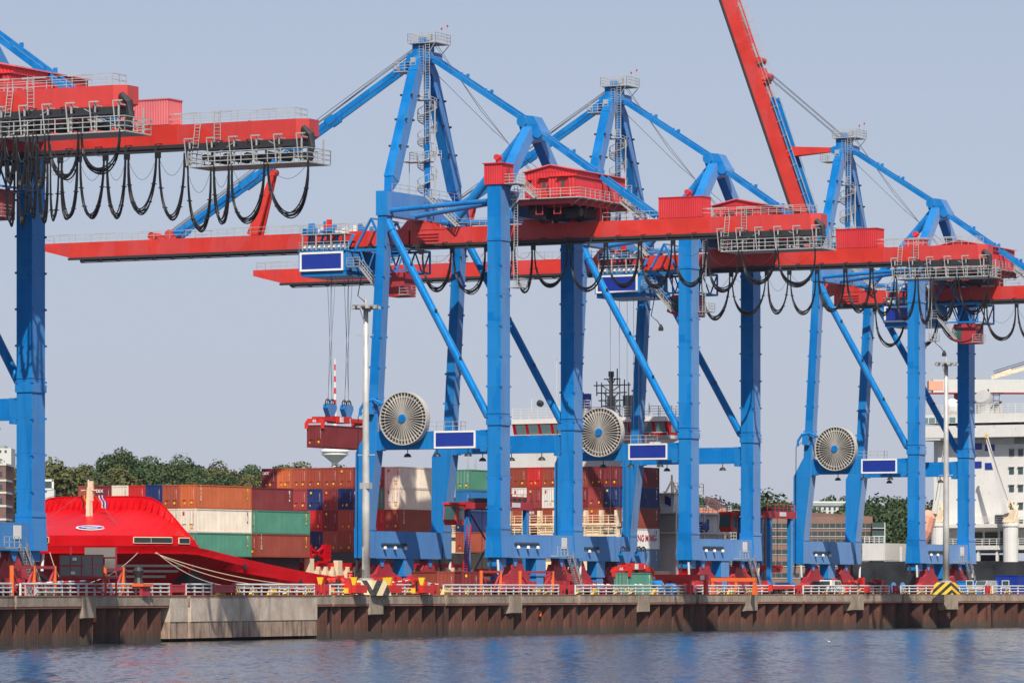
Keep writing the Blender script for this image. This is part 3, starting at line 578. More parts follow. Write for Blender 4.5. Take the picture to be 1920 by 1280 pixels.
    MB().box(-.5, .5, -1.4, -1.31, 51.2, 53.2).build('door', M['bogie'], k)
    m = MB().box(-1.0, 1.6, -2.9, -1.0, 51.1, 51.2).rail([(-1, -1.1, 51.2), (-1, -2.9, 51.2), (1.6, -2.9, 51.2)], 1.1, .9, 3).stairs((1.3, -2.4, 51.1), (1.3, -4.6, zf), .8).ladder((1.6, -1.6, 43), (1.6, -1.6, 51), .5, (0, 1, 0)).ladder((1.7, -1.5, 38.5), (1.7, -1.5, 44), .5, (0, 1, 0)).rail([(.8, -2.6, 38.4), (2.8, -2.6, 38.4), (2.8, -1, 38.4)], 1.1, 1, 3).box(.8, 2.8, -2.6, -1, 38.3, 38.4)
    m.build('leg_platform', M['galv'], c)
    m = MB().corr((a, -17.8), (a, -23.8), GZ1+.05, 49.4, .3, .05).corr((b, -23.8), (b, -17.8), GZ1+.05, 49.4, .3, .05).corr((a, -23.8), (b, -23.8), GZ1+.05, 49.4, .3, .05).corr((b, -17.8), (a, -17.8), GZ1+.05, 49.4, .3, .05).box(a-.05, b+.05, -23.85, -17.75, 49.4, 49.52)
    m.build('store_box', M['house_red'], c)
    # cable reel and sign on the portal
    rc = V(-1.75, 12.6, 22.15); RR = 3.35
    m = MB().lathe(rc + V(.75, 0, 0), [(RR*.80, -.5), (RR*.80, .25)], 48, (1, 0, 0)); reel = m.build('cable_reel', M['reeldark'], c)
    m = MB(); n = 48
    for r0, r1, x0, x1 in ((RR*.80, RR, .85, .95), (RR*.97, RR, -.1, .9), (RR*.8, RR*.84, .1, .9)):
        vs_ = []
        for i in range(n):
            a_ = 2*math.pi*i/n; d = V(0, math.cos(a_), math.sin(a_)); vs_ += [rc+V(x0,0,0)+d*r0, rc+V(x0,0,0)+d*r1, rc+V(x1,0,0)+d*r1, rc+V(x1,0,0)+d*r0]
        fs_ = []
        for i in range(n):
            j = (i+1) % n
            for k in range(4): fs_.append((i*4+k, i*4+(k+1) % 4, j*4+(k+1) % 4, j*4+k))
        m.add(vs_, fs_)
    m.build('rim', M['reel'], reel)
    sp = MB().add([(-.28,.35,-.025),(-.28,.35,.025),(-.05,RR*.97,.05),(-.05,RR*.97,-.05),(.0,.35,-.025),(.0,.35,.025),(.75,RR*.97,.05),(.75,RR*.97,-.05)], [(3,2,1,0),(4,5,6,7),(0,1,5,4),(1,2,6,5),(2,3,7,6),(3,0,4,7)]).mesh('spoke')
    for i in range(42):
        o = mk('spoke', sp, M['reel'], reel, loc=rc); o.rotation_euler = (2*math.pi*i/42, 0, 0)
    MB().lathe(rc, [(.5, -.42), (.55, -.3), (.55, .5), (.3, 1.4)], 14, (1, 0, 0)).build('hub', blue, reel)
    m = MB().box(-.9, -.3, 12.0, 13.2, 20.5, 22.6).path([(-1.4, 15.6, 24.0), (-1.4, 17.0, 24.6), (-1.4, 18.3, 24.4), (-1.4, 18.9, 23.5), (-1.4, 19.0, 22.6)], .22, 6); m.box(-1.5, -.8, 17.2, 18.2, 22.8, 24.4)
    m.build('reel_mount', blue, c)
    MB().path([(-1.4, 15.2, 24.2), (-1.4, 18.0, 23.4), (-1.5, 19.2, 22.5), (-1.5, 19.3, 5.0)], .06, 5).build('supply_cable', M['black'], c)
    s = MB().box(-.80, -.71, 2.9, 8.65, 18.4, 20.5).build('sign_panel', M['signblue'], c)
    MB().box(-.86, -.72, 2.85, 8.7, 18.35, 18.58).box(-.86, -.72, 2.85, 8.7, 20.32, 20.55).box(-.86, -.72, 2.85, 3.08, 18.58, 20.32).box(-.86, -.72, 8.47, 8.7, 18.58, 20.32).build('frame', M['white'], s)
    m = MB().rail([(-.6, 16.8, 20.6), (-.6, 15.6, 20.6)], 1.1, 1.2, 2).rail([(-.6, 9.6, 20.6), (-.6, 5.0, 20.6), (.6, 5.0, 20.6)], 1.1, 1.3, 2, .035); m.build('portal_railing', M['galv'], c)
    return c
crane = make_crane()
C_LOW = [b for b in ()]
before = set(o.name for o in crane.children)
def crane_at(src, off, label):
    o = copy_tree(src); o.location = QF.w(off, 0, ZQ); o['label'] = label; o['category'] = 'gantry crane'; o['group'] = 'ship-to-shore gantry cranes'; return o
FS = {0: (0, (790, 848, 912, 962, 1000, 1066, 1136, 1200, 1262, 1326, 1388, 1456, 1531), 5.3), 1: (56.3, (1258, 1314, 1371, 1438, 1480, 1532, 1585, 1634, 1679, 1719, 1748, 1795, 1856), 5.9), 2: (138.2, (1640, 1700, 1760, 1848, 1906, 1960, 2010), 5.6), 3: (-126.8, (8, 30, 52, 70, 92, 113, 148, 198, 238, 296, 349, 398, 432, 499, 581), 6.1), 4: (-160.4, (-60, -20, 8, 30, 52, 66, 88, 150, 228), 4.6)}
raised = crane_at(crane, 138.2, 'blue gantry crane with its red boom raised, nearest the white ship')
boom_parts(raised, R(70)); boom_parts(crane, 0); cr_all = [None]*5; cr_all[0] = crane; cr_all[2] = raised
tag(crane, 'tallest blue gantry crane, lifting a maroon container beside the red ship', 'gantry crane', 'ship-to-shore gantry cranes')
cr_all[1] = crane_at(crane, 56.3, 'blue gantry crane with lowered boom, between the lifting crane and the raised-boom crane')
g0 = crane_at(crane, -126.8, 'blue gantry crane whose leg stands at the left edge before the red bow')
for ch in g0.children:
    if ch.name.startswith('store_box'): ch.material_slots[0].material = M['pink']; tag(ch, 'faded pink store box on the girder')
cr_all[4] = crane_at(crane, -160.4, 'gantry crane cut off at the left edge, only its red girder tail in view'); cr_all[3] = g0
for k_, (off_, px_, dp_) in FS.items(): festoon(cr_all[k_], off_, px_, dp_, k_ + 3)
# trolleys that run under the girders
def make_trolley():
    t = empty('crane_trolley', (0, 0, 0), QROT); bl = M['blue']
    m = MB().corr((-4.2, 3.75), (-4.2, -3.65), 41.6, 44.2, .35, .05).corr((-4.2, -3.65), (3.8, -3.65), 41.6, 44.2, .35, .05).corr((3.8, -3.65), (3.8, 3.75), 41.6, 44.2, .35, .05).corr((3.8, 3.75), (-4.2, 3.75), 41.6, 44.2, .35, .05).box(-4.3, 3.9, -3.75, 3.85, 44.15, 44.3).box(-4.1, 3.7, -3.4, 3.5, 41.0, 41.6)
    h = m.build('hoist_house', bl, t)
    s = MB().box(-4.36, -4.27, -2.85, 3.45, 41.75, 43.95).build('sign_panel', M['signblue'], h)
    MB().box(-4.42, -4.28, -2.9, 3.5, 41.65, 41.9).box(-4.42, -4.28, -2.9, 3.5, 43.85, 44.1).box(-4.42, -4.28, -2.9, -2.62, 41.9, 43.85).box(-4.42, -4.28, 3.22, 3.5, 41.9, 43.85).build('frame', M['white'], s)
    m = MB().rail([(-4.2, -3.6, 44.3), (-4.2, 3.7, 44.3), (3.8, 3.7, 44.3)], 1.1, 1.2, 3).box(-4.6, -1.9, -3.4, 3.2, 46.3, 46.42).box(1.9, 4.4, -3.4, 3.2, 46.3, 46.42).rail([(-4.6, -3.4, 46.4), (-4.6, 3.2, 46.4)], 1.1, .9, 3).rail([(4.4, -3.4, 46.4), (4.4, 3.2, 46.4)], 1.1, .9, 3)
    for v in (-3.2, -1.2, 1, 3): m.bar((-4.5, v, 44.3), (-4.5, v, 46.3), .14, .14)
    m.box(-4.8, -3.6, -5.3, -3.7, 42.0, 42.1).rail([(-4.8, -3.7, 42.1), (-4.8, -5.6, 42.1)], 1.1, .9, 3).stairs((-4.2, -5.4, 42.0), (-4.2, -8.2, 38.8), .8).rail([(-3.4, -10.6, 38.4), (-3.4, -11.8, 38.4), (-1.2, -11.8, 38.4)], 1.1, .9, 3).box(-3.4, -1.2, -11.8, -10.4, 38.3, 38.4)
    m.build('platform', M['galv'], t, kind='stuff')
    rn = random.Random(3); m1, m2, m3 = MB(), MB(), MB()
    for i in range(26):
        x = rn.choice((-3.9, -3.2, -2.5, 2.6, 3.4)); y = rn.uniform(-3.2, 3.0); w = rn.uniform(.2, .5); hh = rn.uniform(.5, 1.5); mm = (m1, m1, m2)[i % 3]
        if i % 2: mm.box(x-w, x+w, y-w, y+w, 46.42, 46.42+hh)
        else: mm.tube((x, y-.6, 46.8), (x, y+.6, 46.8), rn.uniform(.25, .45), 10); mm.box(x-w*.5, x+w*.5, y-w*.5, y+w*.5, 46.42, 46.42+hh*1.2)
    for i in range(9):
        y = -3 + i*.72; m1.bar((-3.6, y, 44.3), (-3.2, y+rn.uniform(-.8, .8), 46.3), .2, .3); m2.tube((-3.9, y, 44.7), (-3.9, y+.3, 44.7), .3, 8)
    m3.box(-4.0, -3.2, -1.0, .2, 46.9, 47.6).box(-3.6, -3.2, -.6, 0, 47.6, 48.3)
    for uu in (-1.75, 1.75):
        for v in (-2.8, -1.6, 1.6, 2.8): m3.tube((uu-.15, v, 45.05), (uu+.15, v, 45.05), .28, 10)
    m1.build('drive_gear', bl, t, kind='stuff'); m2.build('gearbox', M['lamp'], t, kind='stuff'); m3.build('hoist_motor', M['spreader'], t, kind='stuff')
    m = MB()     # lattice bracket carrying the cab
    for u in (-3.6, 3.2):
        m.bar((u, -3.7, 44.2), (u, -11.5, 44.2), .25, .3).bar((u, -6.6, 48.2), (u, -4.2, 44.2), .25, .25).bar((u, -6.6, 48.2), (u, -8.6, 44.2), .25, .25).bar((u, -5.0, 41.4), (u, -11.5, 41.4), .22, .25)
        for i in range(6): v = -5 - i*1.08; m.bar((u, v, 41.4 if i % 2 else 44.2), (u, v-1.08, 44.2 if i % 2 else 41.4), .16, .16)
        m.bar((u, -11.5, 41.4), (u, -11.5, 44.2), .2, .2)
    m.bar((-3.6, -6.6, 48.2), (3.2, -6.6, 48.2), .2, .2).bar((-3.6, -11.5, 44.2), (3.2, -11.5, 44.2), .2, .2).bar((-3.6, -11.5, 41.4), (3.2, -11.5, 41.4), .2, .2)
    m.build('lattice_bracket', bl, t)
    m = MB().prism([(-2.8, -7.2, 40.9), (-2.8, -6.6, 38.9), (-2.8, -8.4, 38.2), (-2.8, -10.9, 38.2), (-2.8, -10.9, 41.2), (-2.8, -7.4, 41.2)], (3.2, 0, 0)); cab = m.build('cab', M['bogie'], t)
    MB().prism([(-2.87, -7.3, 40.7), (-2.87, -6.8, 39.1), (-2.87, -8.6, 38.8), (-2.87, -8.6, 40.7)], (.05, 0, 0)).prism([(-2.6, -7.13, 40.8), (.2, -7.13, 40.8), (.2, -6.53, 38.95), (-2.6, -6.53, 38.95)], (0, .05, 0)).build('window', M['cabglass'], cab)
    MB().path([(-3.2, -5.0, 41.2), (-3.2, -4.4, 38.4), (-3.2, -5.4, 37.6), (-3.2, -5.8, 37.0)], .07, 5).lathe((-3.2, -5.9, 36.3), [(.1, .9), (.35, .4), (.35, 0)], 8).build('spotlight', M['dark'], t)
    return t
trolley = make_trolley()
trs = [trolley, copy_tree(trolley), copy_tree(trolley), copy_tree(trolley)]
for o, off, v, lb in zip(trs, (0, 56.3, 138.2, -126.8), (28.4, 13.4, 4.2, 6.4), ('blue trolley house under the boom, its ropes holding the lifted maroon container', 'blue trolley house hanging half hidden behind cable loops between two cranes', 'blue trolley house with red cab under the girder of the raised-boom crane', 'trolley with a red cab at the left edge under the nearest cable loops')):
    o.location = QF.w(off+MU, v, ZQ); tag(o, lb, 'crane trolley', 'trolleys under the crane girders')

# ---------------------------------------------------------------- water, quay deck, quay wall
WT = [(-260, 402), (20, 442), (300, 479), (578, 514), (900, 555), (1150, 589), (1400, 625), (1650, 655), (1920, 684), (2300, 725)]   # plan of the quay edge: picture column, distance
def Dw(px):
    for (a, d0), (b, d1) in zip(WT, WT[1:]):
        if px <= b: break
    return d0 + (d1-d0)*(px-a)/(b-a)
def edge(px): D = Dw(px); return V((px-960)/F*D, D, 0)
EP = [edge(p) for p in range(-250, 2301, 10)]; EL = [0.0]
for p, q in zip(EP, EP[1:]): EL.append(EL[-1] + (q-p).length)
def along(s):        # point and outward normal at arc length s of the quay edge
    i = max(0, min(len(EL)-2, next((k for k in range(len(EL)-1) if EL[k+1] >= s), len(EL)-2)))
    t = (s-EL[i])/(EL[i+1]-EL[i]); p = EP[i].lerp(EP[i+1], t); d = (EP[min(i+3, len(EP)-1)]-EP[max(i-3, 0)]).normalized(); return p, d, V(d.y, -d.x, 0)
def s_of(px): 
    x = (px+250)/10; i = int(x); return EL[i] + (EL[i+1]-EL[i])*(x-i)
m = MB().add([(-4500, -300, 0), (4500, -300, 0), (4500, 6200, 0), (-4500, 6200, 0)], [(0, 1, 2, 3)]); m.build('water', M['water'], kind='structure')
inner = [QF.w(-240, 22.0), QF.w(110, 19.9+1.2), QF.w(420, 14)]
fr = [along(s_of(px))[0] for px in range(-240, 2281, 40)]
top = [V(p.x, p.y, ZQ) for p in fr]; n = len(top); back = [V(p.x, p.y, ZQ) for p in inner[::-1]]
m = MB().prism([V(p.x, p.y, ZQ-.6) for p in top + back], (0, 0, .6)); m.build('quay', M['asphalt'], kind='structure')
wall = empty('quay_wall', along(s_of(960))[0], 0); tag(wall, 'long quay wall of rusty sheet piles under a weathered concrete cap at the water', 'quay wall')
wl = Matrix.Translation(-wall.location)
def wallpart(m, name, mat, par=wall): return m.xf(wl).build(name, M[mat], par)
def strip(s0, s1, o0, o1, z0, z1, step=4.0):     # solid strip following the edge, o = offset outward
    m = MB(); k = max(1, int((s1-s0)/step)); ss = [s0+(s1-s0)*i/k for i in range(k+1)]
    rings = []
    for s in ss:
        p, d, nn = along(s); rings.append([p+nn*o0+Z*z0, p+nn*o1+Z*z0, p+nn*o1+Z*z1, p+nn*o0+Z*z1])
    vs = [x for r in rings for x in r]; fs = [(i*4+j, i*4+(j+1) % 4, i*4+4+(j+1) % 4, i*4+4+j) for i in range(k) for j in range(4)] + [(3, 2, 1, 0), (4*k, 4*k+1, 4*k+2, 4*k+3)]
    return m.add(vs, fs)
JO = [(-200, 8), (12, 334), (340, 606), (612, 818), (824, 1068), (1074, 1292), (1298, 1494), (1499, 1680), (1684, 1852), (1856, 2020), (2024, 2250)]
for a, b in JO:      # cap blocks between the joints
    s0, s1 = s_of(a), s_of(b)
    wallpart(strip(s0, s1, -.9, 1.05, ZQ-.98, ZQ-.02), 'cap_block', 'concrete')
    wallpart(strip(s0, s1, -.5, 1.0, ZQ-1.2, ZQ-.98), 'cap_soffit', 'rustedge')
    wallpart(strip(s0, s1, .80, 1.10, ZQ-.02, ZQ+.10), 'kerb', 'rustedge')
for px in (148, 690, 952, 1193, 1396, 1595, 1772, 1935, -60):    # corbels
    s = s_of(px); p, d, nn = along(s); w = 1.75; q = p + nn*1.12
    wallpart(MB().hexa([p-d*w+Z*(ZQ-2.35), q-d*w*.9+Z*(ZQ-2.15), q+d*w+Z*(ZQ-2.15), p+d*w+Z*(ZQ-2.35)], [p-d*w*1.35+Z*(ZQ-.05), q-d*w+Z*(ZQ-.05), q+d*w+Z*(ZQ-.05), p+d*w+Z*(ZQ-.05)]), 'corbel', 'concrete')
for a, b, zb in ((301, 334, .35), (340, 578, .35)):      # solid concrete stretch
    wallpart(strip(s_of(a), s_of(b), -.4, 1.12, zb+1.75, ZQ-.30), 'concrete_panel', 'concrete_light'); wallpart(strip(s_of(a), s_of(b), -.4, 1.06, zb, zb+1.75), 'concrete_panel', 'stained')
wallpart(strip(s_of(-240), s_of(2250), -1.1, -.75, -2, ZQ-.5), 'back_wall', 'pile')
# sheet piles, one object each
pm = MB(); PW = 3.55
prof = [(0, -.55), (.35, -.1), (.75, .25), (1.2, .52), (1.7, .72), (2.25, .84), (2.33, -.55), (2.55, -.6), (2.8, -.3), (3.1, -.08), (3.32, .02), (3.37, -.6), (3.55, -.55)]
n_ = len(prof); pm.add([(x, y, z) for z in (-2, ZQ-.9) for x, y in prof], [(i, i+1, n_+i+1, n_+i) for i in range(n_-1)])
pm.tube((2.28, .80, -2), (2.28, .80, ZQ-.9), .10, 6); pmesh = pm.mesh('sheet_pile')
s = s_of(-180)
while s < s_of(2200):
    p, d, nn = along(s + PW/2)
    mid = s + PW/2
    if not (s_of(303) < mid < s_of(574)):
        o = mk('sheet_pile', pmesh, M['pile'], wall); p0, d0, n0 = along(s)
        mt = Matrix((( d.x, nn.x, 0, p0.x), (d.y, nn.y, 0, p0.y), (0, 0, 1, 0), (0, 0, 0, 1))); o.matrix_local = wl @ mt
    s += PW
for px in (337, 609, 821, 1071, 1295, 1497, 1682, 1854):     # chains by the joints
    p, d, nn = along(s_of(px)); m = MB()
    for k in range(22): c = p + nn*.78 + Z*(ZQ-1.0-k*.2); a = (d if k % 2 else nn)*.09; m.bar(c - a - Z*.11, c - a + Z*.11, .05, .05).bar(c + a - Z*.11, c + a + Z*.11, .05, .05).bar(c-a-Z*.1, c+a-Z*.1, .05, .05)
    wallpart(m, 'chain', 'dark')
    m = MB(); 
    for k in range(8): c = p - d*1.6 + nn*.75 + Z*(ZQ-1.6-k*.3); m.bar(c-d*.25, c+d*.25, .05, .05)
    wallpart(m, 'ladder', 'dark')
for px in (178, 1012, 1336): p, d, nn = along(s_of(px)); wallpart(MB().box(p.x-.2, p.x+.2, p.y-.9, p.y-.7, 2.2, 2.9), 'paint_mark', 'orange')

# guard rails, section by section
rl = [(40, 318, 'with the 30 sign'), (350, 398, 'short, between two red gate boxes'), (442, 590, 'before the red hull'), (620, 806, 'before the near mast base'), (833, 1048, 'before the crane with the lifted container'), (1080, 1287, 'before the green container'), (1305, 1490, 'before the orange frame'), (1507, 1668, 'before the white van'), (1690, 1846, 'before the far mast base'), (1862, 2050, 'at the right edge'), (-150, 22, 'at the left edge')]
for a, b, w in rl:
    s0, s1 = s_of(a), s_of(b); p0 = along(s0)[0] - along(s0)[2]*.1; g = empty('guard_rail', (p0.x, p0.y, ZQ)); tag(g, 'galvanised steel guard rail section on the quay edge, ' + w, 'guard rail', 'guard rails on the quay edge')
    T = Matrix.Translation(-g.location); k = max(1, round((s1-s0)/2.15))
    for i in range(k+1):
        p, d, nn = along(s0+(s1-s0)*i/k); p = p - nn*.1
        MB().bar(p+Z*ZQ, p+Z*(ZQ+1.30), .20, .16).xf(T).build('post', M['guard'], g)
    for z in (.42, .84, 1.24):
        m = MB().path([along(s0+(s1-s0)*i/k)[0] - along(s0+(s1-s0)*i/k)[2]*.02 + Z*(ZQ+z) for i in range(k+1)], .10 if z > 1 else .075, 6); m.xf(T).build('rail', M['guard'], g)
for i, (px, nm) in enumerate(((333, 'left of the short rail section'), (420, 'right of the short rail section'))):
    p, d, nn = along(s_of(px)); p = p - nn*.1; g = empty('gate_box', (p.x, p.y, ZQ), math.atan2(d.y, d.x)); tag(g, 'weathered red steel gate box on the quay edge, ' + nm, 'gate box', 'red gate boxes on the quay edge')
    w = (1.6, 2.6)[i]; MB().box(-w, w, -.15, .15, .35, 1.2).build('panel', M['bogie'], g); MB().box(-w-.2, -w, -.2, .2, 0, 1.35).build('post', M['bogie'], g); MB().box(w, w+.2, -.2, .2, 0, 1.35).build('post', M['bogie'], g)
    MB().box(-w, w, -.19, .19, 1.05, 1.14).box(-w, w, -.19, .19, .42, .5).build('rib', M['spreader'], g)
for px, nm in ((596, 'beside the bow hull'), (613, 'left of the near mast base'), (816, 'beside the maroon containers'), (1056, 'left of the green container'), (1072, 'with boards, left of the green container'), (1296, 'beside the red spreader frame'), (1499, 'behind the white van'), (1680, 'with orange hydrant'), (1853, 'near the grey van')):
    p, d, nn = along(s_of(px)); p = p - nn*.1; g = empty('rail_end_post', (p.x, p.y, ZQ), math.atan2(d.y, d.x)); tag(g, 'rusty red end post of the guard rail, ' + nm, 'post', 'red rail end posts')
    MB().box(-.5, -.3, -.16, .16, 0, 1.3).box(.3, .5, -.16, .16, 0, 1.3).build('post', M['bogie'], g); MB().box(-.3, .3, -.08, .08, .5, 1.15).build('plate', M['spreader'], g)
_t = 'first second third fourth fifth sixth seventh eighth ninth tenth eleventh twelfth thirteenth fourteenth fifteenth sixteenth seventeenth eighteenth nineteenth'.split()
CNT = _t + [w if j == 0 else d + '-' + _t[j-1] for d, w in (('twenty', 'twentieth'), ('thirty', 'thirtieth'), ('forty', 'fortieth')) for j in range(10)]
# kerb wedges in yellow and black
wm = MB().hexa([(-.75, -.3, 0), (.75, -.3, 0), (.75, .3, 0), (-.75, .3, 0)], [(-.35, -.22, .72), (.55, -.22, .72), (.55, .22, .72), (-.35, .22, .72)]).mesh('kerb_wedge')
for i, px in enumerate((425, 455, 487, 522, 550, 588, 626, 665, 700, 723, 756, 798, 845, 890, 920, 1016, 1036, 1096, 1126, 1168, 1196, 1238, 1284, 1361, 1380, 1413, 1450, 1470, 1505, 1556, 1583, 1604, 1640, 1667, 1702, 1738, 1760, 1808, 1828, 1868, 1898)):
    p, d, nn = along(s_of(px)); p = p - nn*.75
    o = mk('kerb_wedge', wm, M['yellow' if i % 3 == 0 else 'hazard_small'], None, loc=(p.x, p.y, ZQ), rot=(0, 0, math.atan2(d.y, d.x)+random.uniform(-.15, .15)))
    tag(o, ('plain yellow' if i % 3 == 0 else 'striped yellow') + f' kerb wedge behind the guard rail, {CNT[i]} wedge from the left', 'kerb wedge', 'kerb wedges behind the guard rail')
# distance sign
p, d, nn = along(s_of(54)); g = empty('distance_sign', (p.x+nn.x*.25, p.y+nn.y*.25, ZQ), math.atan2(d.y, d.x)); tag(g, 'white arrow board with black 30 and red border on the guard rail', 'sign')
def yz(y): return (lambda pts: [(x, y, z) for x, z in pts])
MB().prism(yz(-.0)([(-1.5, -.15), (.75, -.15), (.75, -.05), (1.75, .5), (.75, 1.15), (.75, 1.15), (-1.5, 1.15)]), (0, .06, 0)).build('board', M['white'], g)
MB().box(-1.5, .6, -.05, -.005, -.15, -.02).box(-1.5, .6, -.05, -.005, 1.02, 1.15).box(-1.5, -1.36, -.05, -.005, -.02, 1.02).box(.46, .6, -.05, -.005, -.02, 1.02).build('border', M['spreader'], g)
mk('lettering', text_mesh('30', .95), M['dark'], g, loc=(-.62, -.03, .5), rot=(R(90), 0, 0)).scale = (1.25, 1, 1)
MB().prism(yz(-.05)([(.0, .05), (.42, .5), (.0, .95), (.15, .5)]), (0, .045, 0)).build('arrow', M['dark'], g)

# light masts on striped bases
for px, D, lb in ((686, 529, 'tall galvanised light mast on a faded striped base before the leg of the lifting crane'), (1774, 662, 'tall galvanised light mast on a yellow and black striped base before the white ship')):
    p = at(px, D); g = empty('light_mast', p, QROT); tag(g, lb, 'light mast', 'light masts on the quay')
    MB().lathe((0, 0, 1.9), [(.48, 0), (.44, 8), (.36, 20), (.28, 31.6)], 14).build('pole', M['mast'], g, smooth=True)
    MB().lathe((0, 0, 1.7), [(.9, 0), (.9, .25), (.6, .3)], 14).build('flange', M['galv'], g)
    hz = M['hazard_pale'] if px < 900 else M['hazard']
    kb = 1.0 if px < 900 else .72; MB().hexa([(-2.2*kb, -2.2*kb, 0), (2.2*kb, -2.2*kb, 0), (2.2*kb, 2.2*kb, 0), (-2.2*kb, 2.2*kb, 0)], [(-1.7*kb, -1.7*kb, 1.75), (1.7*kb, -1.7*kb, 1.75), (1.7*kb, 1.7*kb, 1.75), (-1.7*kb, 1.7*kb, 1.75)]).build('base', hz, g)
    m = MB().lathe((0, 0, 33.2), [(.5, 0), (1.55, .05), (1.6, .22), (.5, .3)], 18)
    for k in range(10): a = k*.628; m.box(1.5*math.cos(a)-.2, 1.5*math.cos(a)+.2, 1.5*math.sin(a)-.2, 1.5*math.sin(a)+.2, 33.0, 33.3)
    m.tube((0, 0, 33.3), (0, 0, 34.3), .12, 6).bar((-1.5, 0, 33), (0, 0, 31), .06, .06)
    m.build('lamp_ring', M['mast'], g)
    m = MB().bar((-.2, -1.3, 16.2), (.1, 1.1, 16.2), .1, .12).bar((0, -1.0, 30.0), (0, 1.2, 30.0), .08, .1).box(-.4, .4, -.6, .6, 12.3, 13.0).box(-.7, .7, -.1, .1, 3, 5.6) if px < 900 else MB().bar((-.2, -1.1, 17.2), (.1, 1.1, 17.2), .1, .12)
    m.build('bracket', M['mast'], g)

# ---------------------------------------------------------------- shipping containers
def container_mesh(Lc, H=2.88, Wd=2.44):
    m = MB(); y1 = Wd
    m.corr((0.08, .03), (Lc-.08, .03), .16, H-.12, .28, .045).corr((Lc-.08, y1-.03), (.08, y1-.03), .16, H-.12, .28, .045)
    m.box(0, Lc, 0, .10, 0, .17).box(0, Lc, y1-.10, y1, 0, .17).box(0, Lc, 0, .07, H-.13, H).box(0, Lc, y1-.07, y1, H-.13, H)
    for x in (0, Lc-.14):
        for y in (0, y1-.14): m.box(x, x+.14, y, y+.14, 0, H)
        m.box(x, x+.12, .14, y1-.14, 0, .15).box(x, x+.12, .14, y1-.14, H-.12, H)
    m.box(.05, Lc-.05, .05, y1-.05, H-.05, H-.03).box(.1, Lc-.1, .1, y1-.1, .12, .17)
    m.corr((Lc-.06, .1), (Lc-.06, y1-.1), .15, H-.1, .3, .04); m.corr((.10, y1-.1), (.10, .1), .15, H-.1, .24, .04)
    for x in (-.01, Lc-.17):
        for y in (-.01, y1-.17):
            for z in (-.01, H-.11): m.box(x, x+.18, y, y+.18, z, z+.12)
    return m.mesh('shipping_container')
CM = {40: container_mesh(12.19), 20: container_mesh(6.06)}
dm = []
for y0, y1 in ((.16, 1.21), (1.23, 2.28)):
    dm.append((MB().corr((.03, y1), (.03, y0), .2, 2.74, .35, .03).box(.02, .06, y0, y1, .17, .24).box(.02, .06, y0, y1, 2.68, 2.75).mesh('door'), MB().tube((-.02, y0+.28, .2), (-.02, y0+.28, 2.74), .025, 5).tube((-.02, y1-.28, .2), (-.02, y1-.28, 2.74), .025, 5).box(-.05, 0, y0+.2, y0+.6, 1.0, 1.05).box(-.05, 0, y1-.6, y1-.2, 1.0, 1.05).mesh('lock_bar')))
ROTE = (R(90), 0, R(-90)); ROTS = (R(90), 0, 0)
sid = 0
vert = text_mesh('T\nR\nI\nT\nO\nN', .40); tex = text_mesh('tex', .85); serial = text_mesh('T\nG\nH\nU\n4\n1\n7\n2\n0', .17)
def container(loc, rz, colr, size, label, group=None, parentless=True, mark=None, doors=True):
    global sid; sid += 1; rn = random.Random(sid)
    o = mk('shipping_container', CM[size], M['c_'+colr], None, loc=loc, rot=(0, 0, rz)); tag(o, label, 'shipping container', group)
    Lc = 12.19 if size == 40 else 6.06
    if doors:
        for dme, lk in dm:
            d = mk('door', dme, M['c_'+colr], o); mk('lock_bar', lk, M['galv' if colr in ('cream', 'white', 'green') else 'c_'+colr], d)
    light = colr in ('cream', 'white', 'grey')
    mk('serial_number', serial, M['dark' if light else 'text_white'], o, loc=(-.03, .42, 1.75), rot=ROTE)
    y, z = rn.choice(((.55, .5), (.55, .55), (1.7, 2.2), (.9, .5))); MB().box(-.04, -.01, y, y+.26, z, z+.30).build('warning_plate', M['yellow'], o)
    if rn.random() < .6: y = rn.choice((1.6, 1.9)); MB().box(-.04, -.01, y, y+.16, .5, .72).build('warning_plate', M['yellow'], o)
    if mark == 'tex': mk('lettering', tex, M['text_white'], o, loc=(-.035, 1.75, 2.3), rot=ROTE)
    if mark == 'triton': mk('lettering', vert, M['text_white'], o, loc=(1.0, -.02, 1.85), rot=ROTS)
    if mark == 'hl': MB().box(-.04, -.01, 1.7, 1.95, 2.15, 2.5).build('emblem', M['text_red'], o)
    if mark == 'yangming': mk('lettering', text_mesh('YANG MING', 1.25), M['text_red'], o, loc=(Lc*.62, -.02, 1.5), rot=ROTS)
    MB().box(Lc-1.0, Lc-.9, -.02, .0, 2.2, 2.6).box(Lc-.85, Lc-.8, -.02, 0, 1.7, 2.6).box(Lc-1.0, Lc-.8, -.02, 0, 1.25, 1.5).build('marking', M['dark' if light else ('yellow' if rn.random() < .4 else 'text_white')], o)
    return o
ORD = ['nearest', 'second', 'third', 'fourth', 'fifth', 'sixth', 'seventh', 'eighth', 'ninth', 'tenth', 'eleventh', 'twelfth', 'thirteenth', 'fourteenth']
TN = {1: ['only'], 2: ['bottom', 'top'], 3: ['bottom', 'middle', 'top'], 4: ['bottom', 'second', 'third', 'top'], 5: ['bottom', 'second', 'third', 'fourth', 'top']}
def stack(bay, a, row, z0, cols, sz=40, pitch=2.91, b0=0.0):     # cols from the bottom up
    for t, cs in enumerate(cols):
        if not cs: continue
        cs, mk_ = (cs.split(':') + [None])[:2]
        nm = {'1': 'bow bay', '2': 'second bay', '3': 'middle bay', '4': 'rear bay'}[bay]
        ordn = ORD[row] + ' from the quay side' if row else 'nearest the quay'
        container(SF.w(a, b0 + row*2.5, z0 + t*pitch), SROT, cs, sz, f'{cs} container, {TN[len(cols)][t]} tier, {ordn}, {nm} of the red ship', 'containers on the red ship', mark=mk_)
